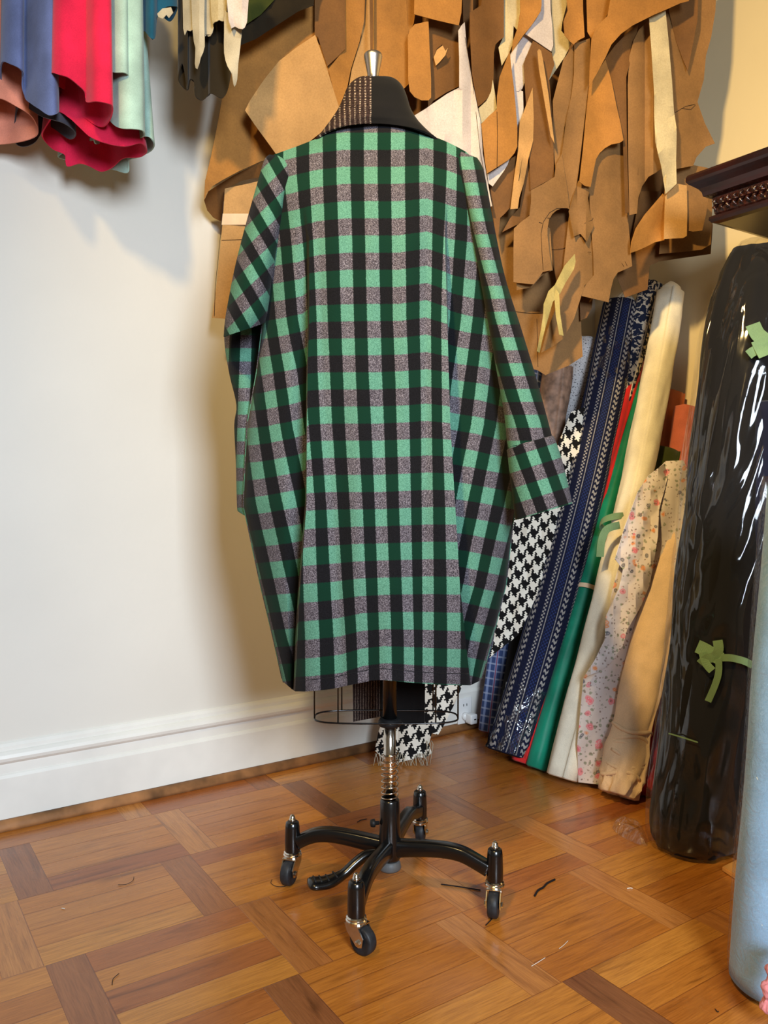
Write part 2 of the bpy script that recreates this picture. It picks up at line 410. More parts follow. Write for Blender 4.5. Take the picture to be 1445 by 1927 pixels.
def tube(bm, pts, r, n=12, cap=True, ry=None):
    pts = [Vector(p) for p in pts]; rs = r if isinstance(r, (list, tuple)) else [r] * len(pts)
    rings = []; ref = None
    for i, p in enumerate(pts):
        t = (pts[min(i + 1, len(pts) - 1)] - pts[max(i - 1, 0)])
        if ref is None: a, b = frame_of(t)
        else:
            tn = t.normalized(); a = (ref - tn * ref.dot(tn)).normalized(); b = a.cross(tn).normalized()
        ref = a
        q = ry[i] if ry else rs[i]
        rings.append([bm.verts.new(p + a * rs[i] * cos(2 * PI * k / n) + b * q * sin(2 * PI * k / n)) for k in range(n)])
    for i in range(len(rings) - 1):
        for k in range(n):
            bm.faces.new((rings[i][k], rings[i][(k + 1) % n], rings[i + 1][(k + 1) % n], rings[i + 1][k]))
    if cap:
        bm.faces.new(rings[0][::-1]); bm.faces.new(rings[-1])
def lathe(bm, c, prof, n=28, axis=None, cap=True):
    """prof: list of (r, h) along axis"""
    ax = Vector(axis).normalized() if axis is not None else Vector((0, 0, 1)); a, b = frame_of(ax)
    if axis is None: a, b = Vector((1, 0, 0)), Vector((0, 1, 0))
    c = Vector(c); rings = []
    for r, h in prof:
        rings.append([bm.verts.new(c + ax * h + a * r * cos(2 * PI * k / n) + b * r * sin(2 * PI * k / n)) for k in range(n)])
    for i in range(len(rings) - 1):
        for k in range(n): bm.faces.new((rings[i][k], rings[i][(k + 1) % n], rings[i + 1][(k + 1) % n], rings[i + 1][k]))
    if cap: bm.faces.new(rings[0][::-1]); bm.faces.new(rings[-1])
def catmull(pts, n, closed=False):
    out = []; m = len(pts); seg = m if closed else m - 1
    for i in range(seg):
        g_ = lambda k: pts[k % m] if closed else pts[max(0, min(m - 1, k))]
        p0, p1, p2, p3 = g_(i - 1), g_(i), g_(i + 1), g_(i + 2)
        for s in range(n):
            t = s / n
            out.append(tuple(.5 * ((2 * b) + (-a + c) * t + (2 * a - 5 * b + 4 * c - d) * t * t + (-a + 3 * b - 3 * c + d) * t ** 3) for a, b, c, d in zip(p0, p1, p2, p3)))
    if not closed: out.append(tuple(pts[-1]))
    return out
def lerp(tab, x):
    if x <= tab[0][0]: return tab[0][1]
    for (a, b), (c, d) in zip(tab, tab[1:]):
        if x <= c:
            t = (x - a) / (c - a)
            if isinstance(b, (tuple, list)): return tuple(p + (q - p) * t for p, q in zip(b, d))
            return b + (d - b) * t
    return tab[-1][1]
def grid_mesh(bm, G_, closed_u=False, uvf=None):
    """G_: rows of (co, uv)"""
    uvl = bm.loops.layers.uv.verify(); R = len(G_); Cn = len(G_[0])
    V = [[bm.verts.new(G_[i][j][0]) for j in range(Cn)] for i in range(R)]
    for i in range(R - 1):
        for j in range(Cn - 1 if not closed_u else Cn):
            j2 = (j + 1) % Cn
            f = bm.faces.new((V[i][j], V[i + 1][j], V[i + 1][j2], V[i][j2]))
            ids = ((i, j), (i + 1, j), (i + 1, j2), (i, j2))
            for lp, (a, b) in zip(f.loops, ids): lp[uvl].uv = G_[a][b][1]
    return V
def solid(o, t, off=0):
    m = o.modifiers.new('thickness', 'SOLIDIFY'); m.thickness = t; m.offset = off
    e = o.modifiers.new('crisp_edges', 'EDGE_SPLIT'); e.split_angle = math.radians(55); return o
def subd(o, lv=1):
    m = o.modifiers.new('smooth', 'SUBSURF'); m.levels = lv; m.render_levels = lv; return o

# ================================================================== STRUCTURE
def prism_along(bm, start, d, length, inward, prof):
    a = [bm.verts.new(start + inward * o + Vector((0, 0, z))) for o, z in prof]
    b = [bm.verts.new(start + d * length + inward * o + Vector((0, 0, z))) for o, z in prof]
    n = len(prof)
    for i in range(n): bm.faces.new((a[i], a[(i + 1) % n], b[(i + 1) % n], b[i]))
    bm.faces.new(a[::-1]); bm.faces.new(b)
    bmesh.ops.recalc_face_normals(bm, faces=bm.faces)
c0 = CORNER
bm = bmesh.new(); q = [c0 + D1 * .1 + D2 * .1, c0 - D1 * 4.6 + D2 * .1, c0 - D1 * 4.6 - D2 * 4.4, c0 + D1 * .1 - D2 * 4.4]
t_ = [bm.verts.new(v) for v in q]; b_ = [bm.verts.new(v - Vector((0, 0, .05))) for v in q]
bm.faces.new(t_); bm.faces.new(b_[::-1])
for i in range(4): bm.faces.new((t_[i], b_[i], b_[(i + 1) % 4], t_[(i + 1) % 4]))
bmesh.ops.recalc_face_normals(bm, faces=bm.faces)
struct('floor', bm, MT['floor'])
bm = bmesh.new(); prism_along(bm, c0 + D1 * .1, -D1, 4.7, -D2, [(0, 0), (0, 2.75), (-.1, 2.75), (-.1, 0)]); struct('wall_left', bm, MT['wall'])
bm = bmesh.new(); prism_along(bm, c0, -D2, 4.4, -D1, [(0, 0), (0, 2.75), (-.1, 2.75), (-.1, 0)]); struct('wall_right', bm, MT['wallR'])
BB = [(0, 0), (.016, 0), (.016, .126), (.012, .133), (.009, .135), (.009, .160), (.014, .163), (.020, .169), (.0225, .177), (.020, .185), (.014, .191), (.010, .193), (.0095, .203), (.005, .210), (0, .213)]
bm = bmesh.new(); prism_along(bm, c0, -D1, 4.6, -D2, BB); struct('baseboard_left', bm, MT['trim'])
bm = bmesh.new(); prism_along(bm, c0 - D1 * 0, -D2, 4.4, -D1, BB); struct('baseboard_right', bm, MT['trim'])
SH = [(.016, 0), (.033, 0), (.033, .008), (.029, .018), (.021, .024), (.016, .025)]
bm = bmesh.new(); prism_along(bm, c0 - D1 * .03, -D1, 4.5, -D2, SH); struct('trim_1', bm, MT['shoe'], True)
bm = bmesh.new(); prism_along(bm, c0 - D2 * .03, -D2, 4.3, -D1, SH); struct('trim_2', bm, MT['shoe'], True)

# wall socket plate on the skirting, with a phone charger plugged in
def on_left(px, py, off=0):
    return P(px, py, wl_depth(px, off))
RotL = Matrix(((D1.x, -D2.x, 0), (D1.y, -D2.y, 0), (0, 0, 1)))      # x along wall, y out of wall
p = on_left(874, 1338, .018)
t = empty('wall_socket', p, 'white socket plate on the skirting board beside the blue plaid roll', 'socket')
bm = bmesh.new(); box(bm, p, (.062, .006, .092), RotL, .003); link('face_plate', bm, MT['plug'], t)
for dz in (-.022, .022):
    for dx in (-.007, .007):
        bm = bmesh.new(); box(bm, p - D2 * .0035 + D1 * dx + Vector((0, 0, dz)), (.002, .002, .008), RotL); link('socket_slot', bm, MT['blackmatte'], t, False)
p2 = on_left(887, 1352, .045)
t = empty('phone_charger', p2, 'small white charger cube plugged in low on the skirting board', 'charger')
bm = bmesh.new(); box(bm, p2, (.030, .032, .034), RotL, .005); link('charger_body', bm, MT['plug'], t)
bm = bmesh.new(); box(bm, p2 - D2 * .0165 + D1 * .003, (.009, .002, .004), RotL, .0008); link('charging_port', bm, MT['blackmatte'], t)
bm = bmesh.new(); lathe(bm, p2 + D2 * .012 - D1 * .01 + Vector((0, 0, .004)), [(.013, 0), (.014, .006), (.014, .014)], 20, D2); link('plug_adapter', bm, MT['plug'], t)

# ================================================================== DRESS FORM
AX = Vector((.012, 1.655, 0))
def zat(py, depth=1.655): return P(CX, py, depth).z
form = empty('dress_form', AX, 'black wheeled dress form stand with chrome post carrying the plaid coat', 'dress form')
bm = bmesh.new()
lathe(bm, AX, [(.020, .072), (.0235, .078), (.0235, .10), (.0215, .15), (.020, .196), (.0175, .201), (.0145, .201), (.0145, .19)], 32)
bmesh.ops.recalc_face_normals(bm, faces=bm.faces)
hub = link('hub', bm, MT['blackmetal'], form)
bm = bmesh.new(); lathe(bm, AX, [(.022, .052), (.024, .056), (.022, .066), (.016, .074)], 28); link('bottom_pad', bm, MT['pad'], form)
bm = bmesh.new(); lathe(bm, AX, [(.0125, .19), (.0125, .375)], 28); link('chrome_post', bm, MT['chrome'], form)
bm = bmesh.new(); pts = []
zs, ze, nt_ = .199, .305, 8.5
for i in range(int(nt_ * 20) + 1):
    a = i / 20 * 2 * PI; pts.append(AX + Vector((.0172 * cos(a), .0172 * sin(a), zs + (ze - zs) * (i / (nt_ * 20)) ** 1.15)))
tube(bm, pts, .0014, 6); link('spring', bm, MT['chrome'], form)
bm = bmesh.new(); lathe(bm, AX, [(.015, .352), (.022, .354), (.0245, .358), (.0245, .362), (.021, .368), (.016, .370)], 32); link('collar_disc', bm, MT['blackmatte'], form)
bm = bmesh.new(); lathe(bm, AX, [(.0148, .368), (.0148, .62), (.0148, 1.50)], 28); link('upper_pole', bm, MT['blackmetal'], form)
bm = bmesh.new(); kz = .152; kx = AX + Vector((-.022, -.006, kz))
lathe(bm, kx, [(.004, 0), (.004, .008), (.0045, .008), (.008, .009), (.0085, .013), (.007, .018), (.003, .019)], 12, Vector((-1, -.2, 0)))
link('height_knob', bm, MT['blackmatte'], form)
# legs
def leg(ang, r, swivel):
    d = Vector((cos(ang), sin(ang), 0)); n = Vector((-d.y, d.x, 0))
    prof = [(.012, .098, .017), (.05, .104, .0155), (.09, .109, .0145), (.125, .111, .014), (.155, .108, .0135), (.18, .099, .013), (r - .012, .086, .013)]
    prof = catmull(prof, 4)
    bm = bmesh.new(); rings = []
    for i, (s, z, h) in enumerate(prof):
        z2 = prof[min(i + 1, len(prof) - 1)]; z1 = prof[max(i - 1, 0)]
        tg = Vector((z2[0] - z1[0], z2[1] - z1[1])).normalized(); nm = (-tg.y, tg.x)
        ring = []
        w = .0125
        for a, b in ((-w, -h * .75), (-w * .75, -h), (w * .75, -h), (w, -h * .75), (w, h * .75), (w * .75, h), (-w * .75, h), (-w, h * .75)):
            ring.append(bm.verts.new(AX + d * (s + nm[0] * b) + n * a + Vector((0, 0, z + nm[1] * b))))
        rings.append(ring)
    for i in range(len(rings) - 1):
        for k in range(8): bm.faces.new((rings[i][k], rings[i][(k + 1) % 8], rings[i + 1][(k + 1) % 8], rings[i + 1][k]))
    bm.faces.new(rings[0][::-1]); bm.faces.new(rings[-1])
    c = AX + d * r
    lathe(bm, c, [(.0155, .064), (.0165, .068), (.0165, .09), (.0155, .118), (.0140, .128), (.010, .131)], 24)
    bmesh.ops.recalc_face_normals(bm, faces=bm.faces)
    L = link('leg', bm, MT['blackmetal'], form)
    bm = bmesh.new(); lathe(bm, c, [(.0075, .130), (.0075, .135), (.0062, .136), (.0055, .141), (.003, .1445)], 6); link('cap_nut', bm, MT['chrome'], L, True)
    # caster: swivel housing, fork, wheel
    sw = Vector((cos(swivel), sin(swivel), 0)); ax = Vector((-sw.y, sw.x, 0))
    bm = bmesh.new(); lathe(bm, c, [(.018, .053), (.0195, .055), (.0195, .059), (.0175, .061), (.0185, .064), (.016, .066)], 26)
    wc = c + sw * .017 + Vector((0, 0, .026))
    for sgn in (-1, 1):
        pl = []
        outline = [(-.033, .053), (-.002, .055), (.012, .036), (.009, .020), (0, .017), (-.009, .022), (-.028, .040)]
        for th in (0, .0022):
            pl.append([bm.verts.new(wc + sw * (a) + ax * sgn * (.0125 + th) + Vector((0, 0, b - .026))) for a, b in outline])
        m = len(outline)
        bm.faces.new(pl[0]); bm.faces.new(pl[1][::-1])
        for k in range(m): bm.faces.new((pl[0][k], pl[0][(k + 1) % m], pl[1][(k + 1) % m], pl[1][k]))
    box(bm, c + sw * .004 + Vector((0, 0, .0545)), (.034, .029, .003), Matrix(((sw.x, ax.x, 0), (sw.y, ax.y, 0), (0, 0, 1))), .001)
    lathe(bm, wc - ax * .018, [(.003, -.001), (.0055, 0), (.0055, .003), (.003, .0045), (.003, .0325), (.0055, .0335), (.0055, .036), (.003, .037)], 10, ax)
    bmesh.ops.recalc_face_normals(bm, faces=bm.faces)
    link('caster_fork', bm, MT['chrome'], L, False)
    bm = bmesh.new()
    lathe(bm, wc - ax * .011, [(.006, .002), (.008, 0), (.016, .002), (.019, .001), (.0235, .001), (.0258, .004), (.0262, .011), (.0258, .018), (.0235, .021), (.019, .021), (.016, .020), (.008, .022), (.006, .020)], 36, ax)
    bmesh.ops.recalc_face_normals(bm, faces=bm.faces)
    link('wheel', bm, MT['wheel'], L)
    return L
for a, r, sw in ((166, .215, 250), (-20, .222, 255), (-107, .215, -40), (72, .235, 80)):
    leg(math.radians(a), r, math.radians(sw))
# foot pedal
bm = bmesh.new()
pa = [AX + Vector((-.015, -.02, .088)), AX + Vector((-.045, -.032, .096)), AX + Vector((-.07, -.045, .085)), AX + Vector((-.095, -.058, .068)), AX + Vector((-.125, -.072, .060)), AX + Vector((-.15, -.080, .061)), AX + Vector((-.163, -.084, .063))]
pc = [Vector(v) for v in catmull([tuple(v) for v in pa], 4)]
rr = [lerp([(0, .012), (.2, .011), (.5, .011), (.62, .019), (.85, .023), (.96, .017), (1, .006)], i / (len(pc) - 1)) for i in range(len(pc))]
ry = [lerp([(0, .012), (.2, .011), (.5, .010), (.65, .011), (.9, .010), (1, .004)], i / (len(pc) - 1)) for i in range(len(pc))]
tube(bm, pc, rr, 14, True, ry); link('foot_pedal', bm, MT['blackmetal'], form)
bm = bmesh.new()
for s in (.62, .70, .78, .86):
    i = int(s * (len(pc) - 1)); c = pc[i] + Vector((0, 0, .0085)); dd = (pc[i + 1] - pc[i]).normalized(); nn = Vector((-dd.y, dd.x, 0)).normalized()
    tube(bm, [c - nn * .013, c + Vector((0, 0, .0015)), c + nn * .013], .002, 6)
link('pedal_ridges', bm, MT['blackmatte'], form)
# wire cage skirt
bm = bmesh.new(); cz = .372; ca = .148; cb = .048
def sup(a, z, sc=1):
    c_, s_ = cos(a), sin(a); e = .5
    return Vector((AX.x - .0075 + sc * ca * math.copysign(abs(c_) ** e, c_), AX.y + sc * cb * math.copysign(abs(s_) ** .62, s_), z))
tube(bm, [sup(2 * PI * k / 64, cz) for k in range(65)], .0019, 8)
link('wire_hoop', bm, MT['blackmetal'], form)
for px_, back in ((636, 0), (820, 0), (643, 1), (815, 1), (590, 2), (862, 2)):
    cand = [sup(2 * PI * q / 720, cz) for q in range(720)]
    cand = [v for v in cand if back == 2 or (v.y < AX.y) == (back == 0)]
    hp = min(cand, key=lambda v: abs(v.x - P(px_, 1340, v.y).x))
    bm = bmesh.new(); tube(bm, [hp, Vector((hp.x, hp.y, .56)), Vector((hp.x * .9, hp.y, .62))], .0016, 8); link('cage_wire', bm, MT['blackmetal'], form)
# torso hidden in the coat, neck and metal neck cap
bm = bmesh.new()
tor = [(.55, .14, .08), (.62, .15, .09), (.75, .15, .09), (.92, .11, .065), (1.08, .12, .06), (1.25, .12, .055), (1.38, .11, .045), (1.455, .07, .03), (1.49, .035, .03), (1.54, .026, .026), (1.62, .02, .02)]
tc = catmull(tor, 3); rings = []
for z, a, b in tc: rings.append([bm.verts.new(AX + Vector((a * cos(2 * PI * k / 32), b * sin(2 * PI * k / 32), z))) for k in range(32)])
for i in range(len(rings) - 1):
    for k in range(32): bm.faces.new((rings[i][k], rings[i][(k + 1) % 32], rings[i + 1][(k + 1) % 32], rings[i + 1][k]))
bm.faces.new(rings[0][::-1]); bm.faces.new(rings[-1]); link('torso', bm, MT['black_cloth'], form)
fx = P(702, 140, 1.655); zt, zb = P(702, 104, 1.655).z, P(702, 160, 1.655).z
bm = bmesh.new(); lathe(bm, Vector((fx.x, 1.655, 0)), [(.0105, zb), (.0115, zb + .02), (.0185, zt - .004), (.0182, zt), (.0165, zt + .0025), (.004, zt + .0035)], 36)
link('neck_cap', bm, MT['brushed'], form)

# ================================================================== COAT
coat = empty('plaid_coat', (AX.x, 1.655, zat(1290)), 'long green and black buffalo plaid coat seen from behind', 'coat')
LEV = [ # y, SL, LI, LF, k-2,k-1,k0,k1,k2, RF, RI, SR   as (u, x)
 (300, (-3.95, 500), (-2.75, 558), (-2.5, 570), (-2, 595), (-1, 646), (0, 698), (1, 748), (2, 802), (2.7, 838), (2.8, 842), (4.35, 896)),
 (330, (-3.80, 508), (-2.75, 559), (-2.5, 571), (-2, 595), (-1, 646), (0, 698), (1, 748), (2, 802), (2.7, 838), (2.8, 842), (4.40, 902)),
 (450, (-4.35, 503), (-2.55, 578), (-2.4, 583), (-2, 600), (-1, 650), (0, 700), (1, 750), (2, 802), (2.8, 836), (2.9, 839), (4.40, 908)),
 (600, (-4.85, 496), (-2.75, 580), (-2.6, 583), (-2, 605), (-1, 654), (0, 703), (1, 752), (2, 801), (3.0, 840), (3.15, 842), (5.25, 931)),
 (700, (-5.45, 484), (-3.30, 578), (-2.65, 580), (-2, 609), (-1, 658), (0, 705), (1, 757), (2, 802), (3.05, 843), (3.5, 841), (5.75, 944)),
 (800, (-6.20, 466), (-3.60, 577), (-2.80, 579), (-2, 613), (-1, 662), (0, 710), (1, 759), (2, 803), (3.10, 846), (3.85, 844), (6.25, 956)),
 (950, (-6.75, 459), (-4.40, 575), (-3.10, 578), (-2, 624), (-1, 671), (0, 716), (1, 762), (2, 804), (3.15, 855), (4.65, 852), (7.20, 968)),
 (1100, (-6.85, 491), (-5.30, 562), (-3.35, 567), (-2, 634), (-1, 677), (0, 722), (1, 766), (2, 804), (3.25, 864), (5.45, 860), (7.70, 951)),
 (1200, (-6.85, 515), (-5.90, 556), (-3.50, 562), (-2, 641), (-1, 682), (0, 725), (1, 770), (2, 803), (3.40, 874), (6.30, 868), (7.85, 926)),
 (1300, (-6.95, 537), (-6.50, 552), (-3.60, 557), (-2, 645), (-1, 684), (0, 726), (1, 771), (2, 802), (3.65, 885), (6.90, 879), (7.95, 898)),
]
NB = 11
def levat(y, j):
    return lerp([(L[0], L[1 + j]) for L in LEV], y)
DYT = [(330, [(-3.8, 27), (-3, 17), (-2, 6), (-1, 0), (0, 0), (1, 0), (2, -3), (3, 10), (4.4, 30)]),
 (450, [(-4.3, 24), (-3, 17), (-2, 5), (-1, 0), (0, 0), (1, 0), (2, -8), (3, 6), (4.4, 16)]),
 (600, [(-4.8, 32), (-4, 27), (-3, 18), (-2.5, 2), (0, 0), (1, 0), (2, -7), (3, 6), (3.3, 14), (4, 22), (5.3, 31)]),
 (700, [(-5.4, 40), (-5, 36), (-4, 28), (-3.3, 20), (-2.65, 2), (-2, 0), (0, 0), (1, -2), (2, -6), (3, 0), (3.6, 12), (4, 16), (5, 22), (6, 38)]),
 (950, [(-6.8, 44), (-6, 40), (-5, 31), (-4.4, 26), (-3.1, 2), (-2, 0), (0, 0), (1, -2), (2, -4), (3.15, -4), (4.6, 12), (6, 22), (7.2, 33)]),
 (1110, [(-6.85, 34), (-5.3, 28), (-3.35, 13), (-3, 12), (-2, 8), (-1, 2), (0, 0), (2, -2), (3.3, -1), (5.5, 9), (6, 14), (7, 24), (7.9, 30)]),
 (1260, [(-6.9, 34), (-6, 32), (-3.6, 26), (-3, 24), (-2, 18), (-1, 5), (0, 0), (1, 3), (2, 5), (3.6, 9), (6, 14), (7, 22), (7.9, 28)])]
def dyf(u, y):
    ks = [k[0] for k in DYT]
    if y <= ks[0]: return lerp(DYT[0][1], u)
    for (a, ta), (b, tb) in zip(DYT, DYT[1:]):
        if y <= b:
            f = (y - a) / (b - a); return lerp(ta, u) * (1 - f) + lerp(tb, u) * f
    return lerp(DYT[-1][1], u)
YTOP = [(495, 306), (510, 297), (540, 285), (570, 273), (600, 261), (612, 250), (625, 243), (650, 231), (675, 225), (700, 222), (725, 223), (750, 230), (775, 241), (800, 253), (830, 264), (860, 277), (880, 287), (900, 303)]
YHEM = [(537, 1284), (550, 1297), (560, 1302), (620, 1297), (700, 1280), (720, 1279), (770, 1284), (830, 1288), (885, 1289), (900, 1280)]
BT = [(220, .045), (300, .062), (360, .105), (450, .125), (600, .13), (800, .15), (950, .175), (1100, .18), (1300, .165)]
D0 = 1.672
def fold_amt(y): return lerp([(380, 0), (480, .35), (620, .8), (700, 1), (1300, 1.2)], y)
# samples across (breakpoint parameter)
JS = []
for j, cnt in enumerate([16, 4, 5, 8, 8, 8, 8, 9, 4, 16]):
    for s in range(cnt): JS.append(j + s / cnt)
JS.append(10)
def body_pt(jp, y, y330=None):
    j = min(int(jp), NB - 2); f = jp - j
    a = levat(y, j); b = levat(y, j + 1)
    u = a[0] + (b[0] - a[0]) * f; x = a[1] + (b[1] - a[1]) * f
    SLx = levat(y, 0)[1]; SRx = levat(y, 10)[1]; xc = (SLx + SRx) / 2; hw = (SRx - SLx) / 2
    B = lerp(BT, y); q_ = max(0, 1 - ((x - xc) / (hw * 1.001)) ** 2)
    dn = D0 - B * q_ ** .5
    fa = fold_amt(y)
    off = [(0, 0), (.35, .010), (.7, .018), (1, .050), (1.6, .016), (2, -.018), (2.4, -.010), (3, .003), (4, .0), (5, 0), (6, 0), (7, .002), (7.6, -.008), (8, -.018), (8.4, .016), (9, .050), (9.3, .026), (9.65, .010), (10, 0)]
    dn += lerp(off, jp) * fa
    # gentle long folds in the cloth
    dn += .0035 * sin(x * .085 + y * .004) * q_ * min(1, max(0, (y - 300) / 150)) + .004 * sin(x * .041 - y * .006 + 1) * q_
    return u, x, dn
rows = []; NR = 96
ring_front = [(-1.0, .05, .055), (-2.2, .16, .105), (-3.4, .32, .13), (-4.8, .46, .14)]
for i in range(NR + 1):
    t = i / NR; row = []
    def yof(jp):
        x0 = body_pt(jp, 330)[1]; x1 = body_pt(jp, 1290)[1]
        yt = lerp(YTOP, x0); yh = lerp(YHEM, x1)
        return yt + (t ** 1.05) * (yh - yt)
    back = []
    for jp in JS:
        y = yof(jp); u, x, d = body_pt(jp, y)
        # shoulder slope rolls over towards the front
        yt = lerp(YTOP, body_pt(jp, 330)[1]); k = max(0, 1 - (y - yt) / 34.0)
        d = d * (1 - k * k * .8) + (D0 - .01) * (k * k * .8)
        back.append((P(x, y, d), (u, -(y - dyf(u, y) - 267) / 64.3)))
    yl = yof(0); yr = yof(10); xl = body_pt(0, yl)[1]; xr = body_pt(10, yr)[1]; ul = back[0][1][0]; ur = back[-1][1][0]
    fr = []; fl = []
    for du, fx_, dd in ring_front:
        sc = min(1, .35 + max(0, (yl - 300)) / 120)
        yy = yl + (yr - yl) * fx_
        fl.append((P(xl + (xr - xl) * fx_, yy, D0 + dd * sc), (ul + du, back[0][1][1])))
        fr.append((P(xr - (xr - xl) * fx_, yy, D0 + dd * sc), (ur - du, back[-1][1][1])))
    rows.append(list(reversed(fl)) + back + fr)
bm = bmesh.new(); grid_mesh(bm, rows); body = link('coat_body', bm, MT['plaid'], coat); solid(body, .0035, 0)
# hem stitching line
bm = bmesh.new(); pts = []
for jp in [JS[k] for k in range(len(JS)) if 2 <= JS[k] <= 8]:
    u, x, d = body_pt(jp, 1285); y = lerp(YHEM, x) - 21; u, x, d = body_pt(jp, y); pts.append(P(x, y, d - .0022))
tube(bm, pts, .0006, 5); link('hem_stitching', bm, MT['black_cloth'], coat)
# side seam welts
for jp, nm in ((0, 1), (10, 1)):
    bm = bmesh.new(); pts = []
    for y in range(340, 1280, 12):
        u, x, d = body_pt(jp, y); pts.append(P(x, y, d - .001))
    tube(bm, pts, .0028, 6)
    uvl = bm.loops.layers.uv.verify()
    for f in bm.faces:
        for lp in f.loops:
            lp[uvl].uv = (0, -lp.vert.co.z * 14)
    link('side_seam', bm, MT['plaid'], coat)

def sleeve(name, sec, uvf, mat, n=28, sub=5, thick=.003, caps=False, parent=coat):
    """sec: list of (xl, yl, xr, yr, depth_centre, half_depth)"""
    ss = catmull(sec, sub); rows = []
    for xl, yl, xr, yr, dc, hd in ss:
        row = []
        for k in range(n):
            a = 2 * PI * k / n; x = (xl + xr) / 2 + (xr - xl) / 2 * cos(a); y = (yl + yr) / 2 + (yr - yl) / 2 * cos(a)
            yo = 0
            d = dc - hd * sin(a)
            back = max(0, -sin(a))
            row.append((P(x, y + yo, d), uvf(x + back * 12 * math.copysign(1, cos(a)), y, sin(a))))
        row.append(row[0]); rows.append(row)
    bm = bmesh.new(); grid_mesh(bm, rows); bmesh.ops.remove_doubles(bm, verts=bm.verts, dist=1e-6)
    o = link(name, bm, mat, parent); 
    if thick: solid(o, thick, 0)
    return o
def uvL(x, y, s): x -= 475; y -= 436; return ((51 * x - 27 * y) / 2262, (29 * x + 29 * y) / 2262)
up = sleeve('upper_sleeve', [(508, 292, 560, 300, 1.665, .012), (498, 303, 562, 322, 1.662, .035), (484, 350, 545, 352, 1.655, .052), (463, 425, 530, 430, 1.65, .062), (444, 500, 514, 512, 1.648, .07), (432, 560, 504, 580, 1.65, .07), (425, 600, 499, 603, 1.655, .066), (422, 634, 500, 606, 1.66, .06)], uvL, MT['plaid'])
def uvL2(x, y, s): return ((x - 462 + (y - 665) * .03) / 40, -(y - 668) / 50)
sleeve('lower_sleeve', [(430, 570, 494, 570, 1.72, .04), (424, 610, 497, 610, 1.745, .04), (424, 650, 488, 655, 1.755, .045), (433, 705, 480, 705, 1.74, .045), (446, 762, 480, 764, 1.72, .04), (442, 800, 482, 805, 1.72, .045), (445, 870, 485, 870, 1.72, .045), (447, 950, 482, 962, 1.72, .045), (449, 962, 484, 985, 1.72, .045)], uvL2, MT['plaid'])
def uvR(x, y, s):
    ax_ = lerp([(300, 878), (420, 900), (502, 921), (549, 934), (601, 945), (649, 959), (747, 988), (794, 1004), (860, 1020)], y)
    return ((x - ax_) / 46, -(y - 502) / 48.5)
sleeve('right_sleeve', [(850, 280, 897, 298, 1.665, .012), (856, 310, 907, 316, 1.662, .04), (866, 350, 915, 352, 1.655, .055), (885, 430, 929, 428, 1.645, .06), (905, 530, 949, 522, 1.635, .058), (922, 620, 976, 608, 1.62, .055), (936, 700, 1000, 686, 1.60, .052), (950, 780, 1022, 764, 1.585, .05), (956, 842, 1038, 824, 1.575, .046), (958, 850, 1040, 832, 1.575, .044)], uvR, MT['plaid'])
def uvC(x, y, s):
    x -= 1004.5; y -= 862; return ((x * .94 - y * .34) / 39, -(x * .30 + y * .95) / 57)
cf = sleeve('cuff', [(955, 845, 1038, 822, 1.575, .049), (957, 850, 1042, 828, 1.575, .051), (962, 895, 1055, 868, 1.572, .053), (969, 950, 1068, 920, 1.57, .055), (972, 978, 1074, 948, 1.57, .056)], uvC, MT['plaid'], thick=.006)
sleeve('sleeve_lining', [(985, 900, 1050, 880, 1.575, .03), (978, 958, 1066, 932, 1.57, .045), (974, 974, 1072, 945, 1.57, .051)], uvC, MT['black_cloth'], thick=0)
# collar: cone round the neck, left half slub weave, right half black wool
CO = [(145, 684, 724), (147, 676, 736), (153, 666, 747), (165, 655, 757), (185, 647, 765), (205, 638, 771), (225, 625, 783), (240, 614, 796), (256, 602, 812), (270, 590, 828)]
def collar_half(name, left, mat):
    rows = []
    cc = catmull([(float(a), float(b), float(c)) for a, b, c in CO], 3)
    for y, xl, xr in cc:
        xm = 699; row = []
        for k in range(25):
            f = k / 24
            a = PI / 2 + f * PI * .94 if left else PI / 2 - f * PI * .94
            # back centre (towards camera) -> side -> front
            hw = (xm - xl) if left else (xr - xm)
            cx_ = cos(a); x = xm + hw * cx_
            dh = lerp([(145, .028), (160, .042), (205, .052), (240, .052), (270, .048)], y)
            d = 1.655 - dh * sin(a) + lerp([(145, .0), (270, .01)], y)
            sag = lerp([(145, 0), (205, 4), (256, 0), (270, 0)], y) * abs(sin(a))
            yy = y - lerp([(190, 0), (225, 10), (256, 30), (270, 38)], y) * max(0, sin(a)) ** 1.3 - lerp([(190, 0), (270, 10)], y) * max(0, -sin(a))
            row.append((P(x, yy, d), ((x - xm) / 9.5, -(y - 150) / 12)))
        rows.append(row)
    bm = bmesh.new(); grid_mesh(bm, rows); o = link(name, bm, mat, coat); solid(o, .004, 0); return o
o = collar_half('collar', True, MT['tweed']); o['label'] = 'brown slub weave half of the collar'
o = collar_half('collar', False, MT['black_band']); o['label'] = 'plain black half of the collar'
